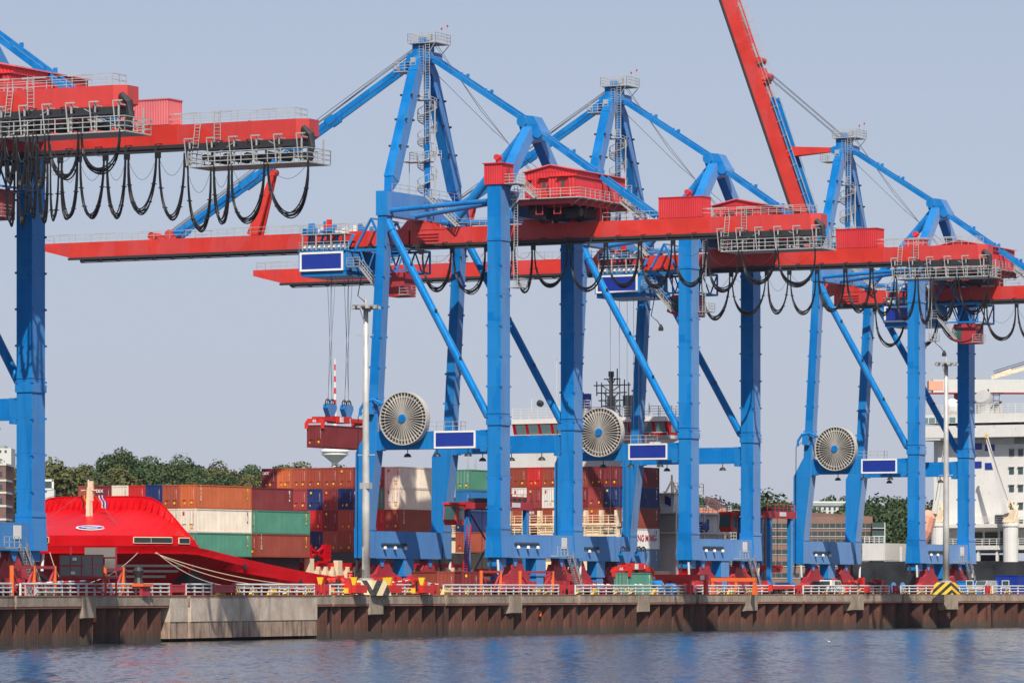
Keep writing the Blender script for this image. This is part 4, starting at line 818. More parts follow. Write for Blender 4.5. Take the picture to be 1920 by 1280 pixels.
Z0 = 9.5
# front bay
for r, cols in enumerate([['green', 'cream:hl', 'orange:triton'], ['brown', 'cream', 'rust brown'], ['maroon', 'brown', 'blue'], ['brown', 'maroon', 'red'], ['maroon', 'brown', 'cream'], ['brown', 'red', 'maroon:tex'], ['maroon', 'brown', 'rust brown']]): stack('1', 0, r, Z0, cols)
for r, cols in enumerate([['brown:triton', 'green'], ['maroon', 'brown', 'maroon'], ['brown', 'maroon', 'brown']]): stack('2', 13.4, r, Z0, cols)
# middle bay: rows from the picture column of their near corner
A3 = 71.0; B3 = SF.v_at(750, A3); zb3 = 10.6
for r, cols in enumerate([['brown', 'brown:triton', 'cream:hl', 'cream:hl'], ['brown', 'red', 'green', 'dull red'], ['brown', 'dull red', 'maroon:tex', 'maroon'], ['brown:triton', 'rust brown', 'blue', 'brown'], ['rust brown', 'maroon', 'dull red', 'brown:triton'], ['blue', 'red', 'blue', 'brown:triton'], ['brown', 'maroon', 'dull red', 'rust brown:triton'], ['brown', 'brown', 'maroon', 'orange'], ['brown', 'maroon', 'dull red', 'maroon:tex']]): stack('3', A3, r, zb3, cols, b0=B3)
# lone stack farther aft
for t, cs in enumerate(('rust brown', 'blue', 'bright blue', 'green')):
    container(SF.w(92, SF.v_at(882, 92), 10.7 + t*2.91), SROT, cs, 20, f'{cs} container, {TN[4][t]} tier of the lone stack left of the crane leg', 'containers on the red ship')
# rear bay
A4 = SF.u_at(1160, 0); zb4 = 8.4
for r, cols in enumerate([['grey blue', 'white:yangming', 'brown:triton', 'blue', 'maroon'], ['brown', 'maroon', 'rust brown', 'dull red', 'maroon'], ['maroon', 'white', 'brown', 'maroon', 'brown'], ['brown', 'brown', 'grey', 'brown', 'maroon'], ['maroon', 'red', 'brown', 'white:hl', 'brown'], ['blue', 'maroon', 'maroon:tex', 'dull red', 'red'], ['brown', 'cream', 'brown', 'white:hl', 'brown'], ['maroon', 'brown', 'grey blue', 'maroon', 'brown'], ['brown', 'brown', 'white:hl', 'maroon'], ['brown', 'blue', 'bright blue', 'green']]): stack('4', A4, r, zb4, cols, pitch=2.91)

# ---------------------------------------------------------------- red container ship
CB = 12.5; BH = 13.4     # centre line and near half beam; ship local: x aft, y from the centre line to the far side (near side negative)
ship = empty('container_ship', SF.w(0, CB, 0), SROT); tag(ship, 'red container ship with closed rounded bow lying along the quay', 'ship')
def hbw(x, tip, sh, hb): t = max(0, min(1, (x-tip)/(sh-tip))); return hb*(1-(1-t)**2.1)**.62
def sheer(zf_, zl): return lambda x: zf_ if x < -1.5 else (zl if x > 36 else zf_ + (zl-zf_)*(1-(1-(x+1.5)/37.5)**1.35))
LV = [(-2.0, 46, BH-.6, 0.0, 0.0), (-5.5, 40, BH-.3, 3.4, 2.6), (-9.6, 31, BH-.1, 6.2, 4.2), (-13.9, 14, BH, 8.7, 5.5), (-15.3, 5, BH, 9.75, 6.0), (-15.6, 3, BH, 10.7, 6.8)]
NS = 26; XS = [52, 60, 75, 105, 130, 143]
def side(level):
    tip, sh, hb, zf_, zl = level; f = sheer(zf_, zl); xs = [tip + (45-tip)*(i/NS)**1.8 for i in range(NS+1)] + XS
    return [(x, -hbw(x, tip, sh, hb), f(x)) for x in xs]
def far(p): x, y, z = p; k = 1 + .8*max(0, min(1, (x-25)/30)); return (x, -y*k, z)
def skin(m, rings, mirror=True):
    n = len(rings[0])
    for a, b in zip(rings, rings[1:]):
        m.add(list(a) + list(b), [(i, i+1, n+i+1, n+i) for i in range(n-1)])
        if mirror: m.add([far(p) for p in a] + [far(p) for p in b], [(n+i, n+i+1, i+1, i) for i in range(n-1)])
    return m
rs = [side(l) for l in LV]; m = skin(MB(), rs); top_ = rs[-1]; n = len(top_); e_ = [r[-1] for r in rs]; q = len(e_)
m.add(e_ + [far(p) for p in e_], [tuple(range(q)) + tuple(range(2*q-1, q-1, -1))])
m.add([(x, y, z-.9) for x, y, z in top_] + [(far(p)[0], far(p)[1], p[2]-.9) for p in top_], [(i, i+1, n+i+1, n+i) for i in range(n-1)])
hull = m.build('hull', M['hull'], ship, smooth=False)
# forecastle: upright band with windows, whaleback and breakwater
def resample(pts, n):
    pts = [V(*p) for p in pts]; L = [0]
    for p, q in zip(pts, pts[1:]): L.append(L[-1] + (q-p).length)
    out = []
    for j in range(n):
        s_ = L[-1]*j/(n-1); i = min(len(pts)-2, max(k for k in range(len(L)) if L[k] <= s_+1e-9)); out.append(tuple(pts[i].lerp(pts[i+1], (s_-L[i])/(L[i+1]-L[i]))))
    return out
k = 17; bxs = [-15.6 + 15.2*(i/24)**1.8 for i in range(25)]
b0 = resample([(x, -hbw(x, -15.6, 3, BH), sheer(10.7, 6.8)(x)+.01) for x in bxs], k)
b1 = resample([(x, -hbw(x, -15.6, 3, BH)*.995, 11.95 if x < -2.6 else 11.95 - (x+2.6)*.5) for x in bxs], k)
b2 = resample([(-3.6, 0, 15.3), (-3.5, -2.5, 15.3), (-3.3, -5.2, 15.3), (-3.1, -7.2, 15.2), (-2.9, -8.8, 14.7), (-2.4, -10.2, 13.8), (-1.7, -11.6, 12.6), (-.7, -12.7, 11.0)], k)
m = skin(MB(), [b0, b1, b2]); fc = m.build('forecastle', M['hull'], ship)
allp = [(x, -y, z) for x, y, z in b2[1:]][::-1] + list(b2); q = len(allp); m = MB()
up = [(x+.35, y*.995, z + 1.5*max(.15, min(1, (12.2-abs(y))/3.4))) for x, y, z in allp]
m.add(allp + up, [(i, i+1, q+i+1, q+i) for i in range(q-1)]).add([(x+.14, y, z) for x, y, z in allp] + [(x+.14, y, z) for x, y, z in up], [(i+1, i, q+i, q+i+1) for i in range(q-1)])
for i in range(q-1): m.bar(up[i], up[i+1], .18, .12)
bw = m.build('breakwater', M['hull'], ship)
L_ = [0]
for p0, p1 in zip(allp, allp[1:]): L_.append(L_[-1] + (V(*p1)-V(*p0)).length)
for j in range(34):
    s_ = L_[-1]*(j+.5)/34; i = max(kk for kk in range(q-1) if L_[kk] <= s_); t = (s_-L_[i])/(L_[i+1]-L_[i]); p = V(*allp[i]).lerp(V(*allp[i+1]), t); p2 = V(*up[i]).lerp(V(*up[i+1]), t)
    MB().add([p + V(-.7, 0, -.25), p, p2, p + V(-.7, .09, -.25), p + V(0, .09, 0), p2 + V(0, .09, 0)], [(0, 1, 2), (5, 4, 3), (0, 2, 5, 3)]).build('stiffener', M['hull'], bw)
m = MB().add([b2[-1], b1[-1], b0[-1], (-.4, -BH+1.6, 7.6), (-.4, BH-1.6, 7.6)] + [(x, -y, z) for x, y, z in (b0[-1], b1[-1], b2[-1])], [(0, 1, 2, 3, 4, 5, 6, 7)]); m.build('forecastle_bulkhead', M['hull'], ship)
def hull_win(px, w, h, zc_):     # window openings on the near band, flush on its outside
    best = None
    for i in range(k-1):
        for t in (0, .1, .2, .3, .4, .5, .6, .7, .8, .9):
            p = V(*b0[i]).lerp(V(*b0[i+1]), t); d = (V(*b0[i+1])-V(*b0[i])).normalized(); wp = SF.w(p.x, p.y+CB); e = abs(960+F*wp.x/wp.y-px)
            if best is None or e < best[0]: best = (e, p, d)
    _, p, d = best; nn = V(d.y, -d.x, 0); nn = nn if nn.y < 0 or nn.x < 0 else -nn
    c = V(p.x, p.y, zc_) + nn*.06
    MB().bar(c-d*w/2, c+d*w/2, .12, h).build('port_opening', M['dark'], fc)
    MB().bar(c-d*w/2+Z*h/2, c+d*w/2+Z*h/2, .2, .1).bar(c-d*w/2-Z*h/2, c+d*w/2-Z*h/2, .14, .06).bar(c-d*w/2-Z*h/2, c-d*w/2+Z*h/2, .06, .14).bar(c+d*w/2-Z*h/2, c+d*w/2+Z*h/2, .06, .14).build('port_frame', M['cream'], fc)
for px, w in ((82, 1.2), (266, 2.2), (302, 2.9)): hull_win(px, w, .7, 11.4)
hull_win(345, 1.7, .7, 11.35)
for x, z in ((9.2, 8.3), (21.8, 6.4)): MB().lathe((x, -BH-.05, z), [(.32, 0), (.38, .1), (.3, .12)], 12, (0, -1, 0)).build('hawse_pipe', M['dark'], ship)
for i, x in enumerate((17.0, 20.5, 24.0, 27.2)):
    m = MB()
    for kx in range(3 if i < 3 else 2): m.box(x+kx*.8, x+kx*.8+.55, -BH-.06, -BH+.0, 5.2, 5.35).box(x+kx*.8+.1, x+kx*.8+.65, -BH-.06, -BH+.0, 5.5, 5.65)
    m.build('hull_lettering', M['text_white'], ship)
m = MB()       # painted stripes on the bow flare
for kz, (z, i1) in enumerate(((8.25, 12), (7.6, 11), (6.95, 10))):
    for i in range(4, int(i1)):
        def P(i, zz_):
            A, B = V(*rs[2][i]), V(*rs[3][i]); t = (zz_-A.z)/(B.z-A.z); p = A.lerp(B, t); d_ = V(*rs[3][i+1]) - V(*rs[3][i-1]); nn = V(d_.y, -d_.x, 0).normalized(); nn = nn if nn.y < 0 else -nn; return p + nn*.07 - Z*.03
        m.add([P(i, z), P(i+1, z), P(i+1, z+.28), P(i, z+.28)], [(0, 1, 2, 3)])
m.build('bow_stripe', M['text_white'], ship)
em = MB()
def oval(m, rx, ry, z):
    n = 20; m.add([(rx*math.cos(2*math.pi*i/n), ry*math.sin(2*math.pi*i/n), z) for i in range(n)], [tuple(range(n))])
# emblem on the whaleback
i = 4; A, B_, C_ = V(*b1[i]), V(*b1[i+1]), V(*b2[i]); A2 = V(A.x, A.y, A.z); tv = (B_-A).normalized(); uv = (C_-A); nn = tv.cross(uv).normalized(); nn = nn if nn.z > 0 else -nn
cpt = A + uv*.26 + nn*.08; uu = nn.cross(tv).normalized()
def emb(fn, name, mat, off): 
    m = MB(); fn(m); m.v = [tuple(cpt + tv*x + uu*y + nn*(off)) for x, y, z in m.v]; m.build(name, M[mat], ship)
emb(lambda m: oval(m, 1.75, .85, 0), 'emblem', 'white', 0.0)
emb(lambda m: oval(m, 1.5, .62, 0), 'emblem', 'signblue', .03)
emb(lambda m: m.add([(-1.1, -.12, 0), (1.2, .18, 0), (1.2, .38, 0), (-1.1, .1, 0)], [(0, 1, 2, 3)]).add([(-.5, -.5, 0), (.9, -.3, 0), (.9, -.15, 0), (-.5, -.35, 0)], [(0, 1, 2, 3)]), 'emblem', 'white', .05)
# foremast
mx = -6.6; my = SF.v_at(167, mx) - CB; mz = 14.2
m = MB().hexa([(mx-.3, my-.38, mz-.6), (mx+.3, my-.38, mz-.6), (mx+.3, my+.3, mz-.6), (mx-.3, my+.3, mz-.6)], [(mx-.2, my-.25, mz+3.6), (mx+.2, my-.25, mz+3.6), (mx+.2, my+.2, mz+3.6), (mx-.2, my+.2, mz+3.6)]).bar((mx, my-1.1, mz+3.3), (mx, my+1.1, mz+3.3), .3, .12).tube((mx, my+.1, mz+3.5), (mx, my+.1, mz+4.6), .1, 8).box(mx-.15, mx+.15, my-.55, my-.15, mz+2, mz+4.4)
fm = m.build('foremast', M['cream'], ship)
MB().ladder((mx-.4, my-.5, mz), (mx-.4, my-.5, mz+4.2), .4, (0, 1, 0)).build('mast_ladder', M['cream'], fm); MB().tube((mx, my+.1, mz+4.6), (mx, my+.1, mz+5.1), .13, 8).build('mast_light', M['dark'], fm)
MB().lathe((mx, my, mz-1.6), [(1.6, 0), (1.1, .8), (.9, 1.4)], 12).build('mast_foot', M['hull'], fm)
for dy, cols in ((1.2, ('dark', 'spreader', 'yellow')), (-1.4, ('white', 'signblue', 'white', 'signblue'))):
    for kf, cn in enumerate(cols):
        m = MB(); n = 6; w = .35; vs = []
        for i in range(n+1):
            y = my + dy + .12*math.sin(i*1.4) - i*.06*(1 if dy < 0 else .4); vs += [(mx + i*.05, y - kf*.22, mz + 2.7 - i*.26), (mx + i*.05, y - kf*.22 - .22, mz + 2.65 - i*.26)]
        m.add(vs, [(2*i, 2*i+1, 2*i+3, 2*i+2) for i in range(n)]); m.build('flag', M[cn], fm)
m = MB()
for p0, p1 in (((mx, my, mz+3.6), (-13.5, 3, 12)), ((mx, my, mz+3.6), (-9, -8, 12.2)), ((mx, my, mz+3.6), (-2, 9, 16.6))): m.path([p0, p1], .03, 4)
m.build('stay_wire', M['rope'], ship)
# hatches and lashing structure amidships
m = MB()
m.box(28, 142, -BH+2.2, BH+6, 5.4, 8.2); m.build('hatch_coaming', M['cream'], ship)
m = MB()
for i in range(22): x = 27 + i*1.75; m.box(x, x+.35, -BH+1.6, -BH+2.2, 6.2, 8.4).prism([(x, -BH+1.7, 8.3), (x+.3, -BH+1.7, 8.3), (x+.3, -BH+1.0, 6.3), (x, -BH+1.0, 6.3)], (.05, 0, 0))
m.rail([(24, -BH+.3, 6.3), (66, -BH+.3, 6.3)], 1.1, 1.7, 3, .04); m.box(26, 27.0, -BH+1.2, -BH+2, 6.2, 9.4).box(33, 34, -BH+1.4, -BH+2.1, 6.2, 9.2); m.build('coaming_stay', M['cream'], ship)
MB().box(26.5, 66, -BH+2.0, BH+5, 8.22, 8.9).box(29, 31, -BH+1.7, -BH+2.0, 8.8, 9.1).box(27, 28.4, -BH+2.4, -BH+3.0, 9.1, 11.2).box(31.5, 32.9, -BH+2.4, -BH+3.0, 9.1, 11.2).bar((27.7, -BH+2.7, 9.2), (32.2, -BH+2.7, 11.1), .3, .3).bar((27.7, -BH+2.7, 11.1), (32.2, -BH+2.7, 9.2), .3, .3).build('hatch_cover', M['hull'], ship)
MB().box(.6, 25.6, -BH+2.4, BH-2.0, 5.8, 9.45).build('hatch_cover', M['dark'], ship); MB().box(70.4, 104, 1.0, BH+9, 8.22, 10.55).build('hatch_cover', M['dark'], ship)  # pedestals under the stacks, their dark colour standing in for deck shadow
for j in range(3): MB().tube((36+j*4.5, -BH+1.4, 6.2), (36+j*4.5, -BH+1.4, 7.7), .45, 10).build('vent', M['hull'], ship)
# cream lashing bridge before the rear bay
lb = empty('lashing_bridge', SF.w(A4-1.6, 0, 7.4), SROT); tag(lb, 'cream lashing bridge of posts and galleries before the tall rear container bay', 'lashing bridge')
for r in range(0, 12):
    y = -.6 + r*2.5; m = MB().box(-.35, .45, y-.22, y+.22, 0, 9.3).box(-.5, .45, y-.45, y+.45, 5.4, 5.9).box(-.5, .45, y-.42, y+.42, 7.0, 7.5); m.build('post', M['cream'], lb)
    if r % 3 == 1: MB().box(-.2, .3, y+.22, y+2.28, .1, 7.4).build('web_plate', M['cream'], lb)
for z in (2.6, 5.6, 7.2): MB().box(-.6, .9, -.8, 27.2, z, z+.28).build('gallery', M['cream'], lb)
m = MB()
for z in (5.88, 7.48): m.rail([(-.55, -.8, z), (-.55, 27.2, z)], 1.1, 1.25, 3, .05)
m.build('railing', M['cream'], lb)
# bridge house
bh = empty('ship_bridge', SF.w(A4+14.6, 0, 6.3), SROT); tag(bh, 'white ship bridge with red window band rising behind the rear containers', 'ship bridge')
zb = 20.9
MB().box(0.6, 8, 8.5, 27, 0, zb).build('deck_house', M['shipwhite'], bh)
y0, y1 = -.3, 25.4
MB().hexa([(0, y0, zb), (6, y0, zb), (6, y1, zb), (0, y1, zb)], [(-.5, y0, zb+.5), (6, y0, zb+.5), (6, y1, zb+.5), (-.5, y1, zb+.5)])  .prism([(.2, y0, zb-.02), (.2, 5, zb-.02), (.2, 5, zb-2.0), (.2, 4, zb-2.0)], (3, 0, 0)).box(-.8, 6.2, y0-.3, y1+.3, zb+2.5, zb+3.2).build('wing_deck', M['shipwhite'], bh)
MB().hexa([(0, y0, zb+.5), (5.8, y0, zb+.5), (5.8, y1, zb+.5), (0, y1, zb+.5)], [(-.7, y0, zb+2.5), (5.8, y0, zb+2.5), (5.8, y1, zb+2.5), (-.7, y1, zb+2.5)]).build('wheelhouse', M['hull'], bh)
for i in range(12):
    y = y0 + .4 + i*2.1
    p = [(-.06-.7*.2, y, zb+.9), (-.06-.7*.2, y+1.6, zb+.9), (-.06-.7*.93, y+1.6, zb+2.35), (-.06-.7*.93, y, zb+2.35)]
    MB().prism(p, (-.06, 0, 0)).build('window', M['shipglass'], bh)
for i in range(3): MB().box(.6+i*1.6, 1.8+i*1.6, y0-.05, y0+.02, zb+.9, zb+2.3).build('window', M['shipglass'], bh)
m = MB().rail([(-.6, y1, zb+3.2), (-.6, y0, zb+3.2), (6, y0, zb+3.2)], 1.5, 1.4, 4, .05).rail([(-.6, y0, zb+.4), (-.6, y1, zb+.4)], .5, 3, 1, .05)
for y, h in ((22.5, 3.0), (3.0, 2.0), (5.5, 3.4), (1.2, 2.4), (8.5, 2.2)): m.tube((0, y, zb+3.2), (0, y, zb+3.2+h), .06, 5)
m.box(-.3, .8, 17.5, 18.8, zb+3.2, zb+5.0).tube((0, 18.3, zb+5), (0, 18.3, zb+12), .05, 5).build('railing', M['shipwhite'], bh)
MB().lathe((-.2, 20.8, zb+5.4), [(.5, 0), (.5, .5), (.2, .9)], 10, (-1, 0, .2)).build('searchlight', M['dark'], bh); MB().lathe((-.2, 4.4, zb+5.4), [(.5, 0), (.5, .5), (.2, .9)], 10, (-1, 0, .2)).build('searchlight', M['dark'], bh)
MB().box(1, 2, 13.6, 14.8, zb+4.6, zb+6.8).build('tarpaulin', M['signblue'], bh); MB().rail([(.6, 13, zb+4.6), (.6, 16, zb+4.6)], 1.2, 1, 3, .05).box(.6, 3, 13, 16, zb+3.2, zb+4.6).build('radar_platform', M['shipwhite'], bh)
mt = SF.v_at(1146, A4+17) ; m = MB().tube((2.4, mt, zb+3), (2.4, mt, zb+9.6), .30, 8)
for z, w in ((8.0, 3.2), (6.9, 2.6), (5.8, 2.3), (8.9, 1.3), (5.0, 1.6)): m.bar((2.4, mt-w, z+zb), (2.4, mt+w*.9, z+zb), .16, .16); m.bar((2.4, mt-w*.5, zb+z), (2.4, mt, zb+z-1.0), .12, .12); m.bar((2.4, mt+w*.5, zb+z), (2.4, mt, zb+z-1.0), .12, .12)
for y, z0, z1 in ((-2.2, 4.5, 8.8), (-1.4, 3.4, 9.0), (-2.9, 6.5, 8.4), (1.6, 4.4, 8.4), (-1.0, 8, 10.4), (2.4, 6.5, 8.6), (.9, 3.4, 7.4)): m.tube((2.4, mt+y, zb+z0), (2.4, mt+y, zb+z1), .09, 5)
m.box(2.1, 2.7, mt-.3, mt+.3, zb+9.2, zb+10.0).bar((2.4, mt+2.0, zb+3), (2.4, mt, zb+6), .12, .12).bar((2.4, mt-2.0, zb+3), (2.4, mt, zb+6), .12, .12); m.build('radar_mast', M['dark'], bh)
for y in (-1.2, -2.4, 1.4): MB().tube((5, mt+y, zb+3), (5, mt+y, zb+6.6), .62, 12).build('exhaust_pipe', M['stone'], bh)
# stern house
sh_ = empty('stern_house', SF.w(A4+22, 0, 6.3), SROT); tag(sh_, 'white stern house with small funnel tower and railed decks beside the rear containers', 'stern house')
MB().box(-4, 11, .3, 9, 0, 7.3).box(-1, 11, .6, 9, 7.5, 10.2).build('house', M['shipwhite'], sh_)
for z in (7.3, 10.2): MB().box(-6, 11.5, -.7, 9, z, z+.2).build('deck', M['shipwhite'], sh_)
m = MB()
for z in (7.5, 10.4): m.rail([(-6, -.65, z), (11.3, -.65, z)], 1.1, 1.4, 3, .045)
m.build('railing', M['shipwhite'], sh_)
for x in (-5.6, -1.5, 3, 7.5, 11): MB().tube((x, -.5, 3.5), (x, -.5, 10.2), .15, 8).build('stanchion', M['shipwhite'], sh_)
fn_ = MB().hexa([(-4.6, .6, 10.4), (-2.6, .6, 10.4), (-2.6, 2.6, 10.4), (-4.6, 2.6, 10.4)], [(-4.6, .3, 13.0), (-2.4, .3, 13.0), (-2.4, 3.0, 13.0), (-4.6, 3.0, 13.0)]).box(-5.4, 4, .0, 3.4, 13.0, 13.15).build('funnel', M['shipwhite'], sh_)
MB().prism([(-4.66, .9, 11.2), (-4.66, 1.9, 11.6), (-4.66, 1.9, 12.8), (-4.66, .9, 12.4)], (.04, 0, 0)).build('emblem', M['signblue'], fn_)
m = MB().rail([(-5.3, .1, 13.1), (4, .1, 13.1), (4, 3, 13.1)], 1.5, 1.3, 3, .05).bar((-5, 1.6, 13.1), (-3, 1.6, 15.0), .2, .2).bar((-1, 1.6, 13.1), (-3, 1.6, 15.0), .2, .2).tube((-3, 1.6, 13.1), (-3, 1.6, 15.8), .15, 6).bar((2, .3, 10.4), (2, .3, 13), .2, .2); m.build('radar_frame', M['cream'], sh_)
for x in (-3, -.5, 1.0, 6): MB().box(x, x+.5, .24, .32, 5.0, 6.4).build('window', M['dark'], sh_)
for x in (2, 6): MB().box(x, x+.6, .54, .62, 8.3, 9.5).build('window', M['dark'], sh_)
MB().lathe((3.0, -.1, 8.3), [(.1, -1.5), (.75, -1), (.8, 1), (.1, 1.5)], 10, (1, 0, 0)).build('covered_winch', M['signblue'], sh_)
o = MB().lathe(SF.w(A4+31, 1.2, 18.2), [(.1, -2.2), (.6, -1.6), (.75, 0), (.65, 1.6), (.2, 2.2)], 12, (.5, .86, -.25)).build('lifeboat', M['salmon']); tag(o, 'faded orange lifeboat behind the stern funnel of the red ship', 'lifeboat')
MB().path([(5.2, .4, 10.6), (5.6, .2, 12.0), (6.2, .2, 12.6), (6.8, .2, 12.0)], .1, 5).build('davit', M['shipwhite'], sh_)
MB().hexa([(-4, -1.2, -1.2), (8, -1.2, -1.2), (8, 2, -1.2), (-4, 2, -1.2)], [(-3, -1.0, 4.6), (8, -1.0, 4.6), (8, 2, 4.6), (-3, 2, 4.6)]).build('bulwark', M['hull'], sh_)
# mooring lines
for a, b, sag in (((258, 541, 1036), (168, 470, 1092), .5), ((291, 544, 1036), (560, 520, 1098), 1.2), ((293, 544, 1035), (470, 512, 1098), 1.3), ((92, 552, 1030), (122, 470, 1096), .6), ((291, 544, 1037), (640, 528, 1100), 1.0)):
    p, q = V(*at(a[0], a[1], zz(a[2], a[1]))), V(*at(b[0], b[1], zz(b[2], b[1])))
    q.z = max(q.z, ZQ+.1); pts = [p.lerp(q, t/12) - Z*sag*4*(t/12)*(1-t/12) for t in range(13)]
    o = MB().path(pts, .05, 5).build('mooring_line', M['hemp']); tag(o, f'tan mooring line slung from the red bow to the quay, {"steep and leftmost" if a[0] == 92 else "running left" if b[0] == 168 else "longest" if b[0] == 640 else "running right, upper" if b[0] == 560 else "running right, lower"}', 'mooring line', 'mooring lines of the red ship')

# ---------------------------------------------------------------- lifted container with spreader and ropes
cu = MU; cv = QF.v_at(607, cu-6)
CL = QF.w(cu-6.1, cv, zz(838, QF.D(cu-6, cv)))
container(CL, QROT, 'maroon', 40, 'maroon container hanging from the crane spreader in the air', None)
def spreader(loc, rz, label, L2=6.1, lift=True, group=None):
    g = empty('container_spreader', loc, rz); tag(g, label, 'spreader', group)
    MB().box(-2.6, 2.6, -.55, .55, .45, 1.2).box(-1.6, 1.6, -.8, .8, .3, 1.0).build('main_beam', M['spreader'], g)
    for s in (-1, 1):
        m = MB().box(min(s*2.4, s*L2), max(s*2.4, s*L2), -.5, .5, .5, 1.0).box(min(s*(L2-.5), s*L2), max(s*(L2-.5), s*L2), -1.2, 1.2, .15, .75); m.build('telescopic_arm', M['spreader'], g)
        for y in (-1.2, 1.2):
            MB().box(s*L2-.14, s*L2+.14, y-.14, y+.14, -.1, .5).box(s*L2-.1+.1*s, s*L2+.1+.2*s, y-.25, y+.25, -.55, .25).build('corner_guide', M['spreader'] if lift else M['yellow'], g)
    mk('lettering', text_mesh('66', .8), M['text_white'], g, loc=(-L2-.02, .1, .45), rot=ROTE).scale = (.7, .7, 1)
    if lift:
        for s in (-1, 1):
            hb = MB().prism([(s*2.2-1.1, -.35, 2.7), (s*2.2-1.25, -.35, 2.2), (s*2.2-.6, -.35, 1.2), (s*2.2+.6, -.35, 1.2), (s*2.2+1.25, -.35, 2.2), (s*2.2+1.1, -.35, 2.7)], (0, .7, 0)).build('head_block', M['blue'], g)
            for k in (-.6, .6):
                MB().path([(s*2.2+k+.6*math.cos(q*.3927), 0, 2.75+.6*math.sin(q*.3927)) for q in range(17)], .09, 5).bar((s*2.2+k-.6, 0, 2.75), (s*2.2+k+.6, 0, 2.75), .08, .08).bar((s*2.2+k, 0, 2.15), (s*2.2+k, 0, 3.35), .08, .08).build('sheave', M['dark'], g)
        MB().box(-1.0, -.2, -.9, -.8, .4, 1.1).box(1.3, 2.0, -.7, -.6, .5, 1.0).build('control_box', M['lamp'], g)
    return g
spz = CL.z + 2.95
sp = spreader(QF.w(cu, cv+1.22, spz), QROT, 'red spreader with blue sheave blocks gripping the lifted maroon container')
m = MB(); T0 = QF.w(cu, cv+1.22)
for s in (-1, 1):
    for k in (-1.25, -.05, .05, 1.25):
        p = QF.w(cu+s*2.2+k*.9, cv+1.22+(.3 if k > 0 else -.3), spz+2.9); q = QF.w(cu+s*2.6+k*.9, 28.4+s*.2+k, ZQ+41.2); m.path([p, q], .03, 4)
o = m.build('hoist_ropes', M['rope']); tag(o, 'thin steel hoist ropes running down from the trolley to the spreader', 'ropes')
o2 = MB()
for k in range(5): p = QF.w(56.3+MU, 14.2+(k-2)*(.9+.1*k), ZQ+41.2); o2.path([p, p - Z*32], .03, 4)
o2 = o2.build('hoist_ropes', M['rope']); tag(o2, 'thin steel ropes hanging down beside the black radar mast', 'ropes')

# ---------------------------------------------------------------- straddle carriers
def carrier(loc, label, low=2.0):
    g = empty('straddle_carrier', loc, QROT); tag(g, label, 'straddle carrier', 'straddle carriers on the quay')
    for v in (-2.35, 2.35):
        for u in (-3.7, 3.7): MB().box(u-.35, u+.35, v-.3, v+.3, 1.3, 11.3).build('leg', M['blue'], g)
        MB().box(-5.2, 5.2, v-.35, v+.35, 1.0, 1.75).box(-5.2, -4.7, v-.4, v+.4, .9, 2.0).build('wheel_beam', M['blue'], g)
        for u in (-4.2, -1.5, 1.5, 4.2): MB().tube((u, v-.28, .65), (u, v+.28, .65), .65, 16).build('wheel', M['black'], g)
        MB().box(-5.0, 5.0, v-.45, v+.45, 11.0, 12.0).build('top_beam', M['bogie'], g)
        MB().box(-5.28, -5.2, v-.4, v+.4, 1.0, 2.0).build('lamp_panel', M['spreader'], g)
    for u in (-4.4, 4.4, 0): MB().box(u-.45, u+.45, -1.9, 1.9, 11.1, 11.9).build('cross_beam', M['bogie'], g)
    MB().box(-3.2, 3.5, -2.6, -1.0, 12.0, 12.7).box(-3.2, .5, .6, 2.5, 12.0, 12.5).build('engine_deck', M['dark'], g)
    MB().box(-1.0, 1.2, -2.86, -2.8, 11.3, 11.9).build('label_board', M['white'], g)
    cab = MB().prism([(-5.2, 2.0, 11.6), (-7.2, 2.0, 11.6), (-7.5, 2.0, 9.6), (-7.0, 2.0, 9.0), (-5.2, 2.0, 9.0)], (0, 1.9, 0)).box(-7.4, -5.0, 1.9, 4.0, 11.6, 11.9).build('cab', M['spreader'], g)
    MB().prism([(-7.27, 2.15, 11.4), (-7.27, 3.75, 11.4), (-7.56, 3.75, 9.7), (-7.56, 2.15, 9.7)], (-.04, 0, 0)).box(-6.9, -5.5, 1.94, 1.99, 9.6, 11.3).build('window', M['cabglass'], cab)
    MB().ladder((-4.6, 2.4, 1.8), (-5.0, 1.4, 9.0), .6, (0, 1, 0), .05).build('ladder', M['spreader'], g); MB().rail([(-5, -2.6, 12), (5, -2.6, 12)], 1.0, 1.5, 2).build('railing', M['spreader'], g)
    m = MB().box(-3, 3, -1.1, 1.1, low, low+.7).box(-5.2, 5.2, -.4, .4, low+.1, low+.6)
    for u in (-2.6, 2.6): m.box(u-.5, u+.5, -1.5, 1.5, low+.5, low+1.0)
    m.build('spreader_frame', M['spreader'], g)
    m = MB()
    for u in (-2.2, 2.2):
        for v in (-1, 1): m.path([(u, v, low+1), (u, v, 11.2)], .04, 4)
    m.bar((-3.4, 2.0, 10.4), (1.5, 2.0, 6.6), .16, .16).bar((1.5, 2.0, 6.6), (-3.3, 2.0, 2.4), .16, .16); m.build('hoist_chain', M['dark'], g)
    return g
carrier(QF.w(20.0, 10.6, ZQ), 'straddle carrier with red cab half hidden behind the lifting crane leg', 2.4)
carrier(QF.w(100.6, 8.4, ZQ), 'blue and red straddle carrier standing free between two cranes', 3.2)

# ---------------------------------------------------------------- things on the quay
def on(px, back=2.0, z=ZQ):       # point on the deck behind the guard rail at a picture column
    p, d, nn = along(s_of(px)); q = p - nn*back; k = (px-960)/F; return V(k*q.y, q.y, z)
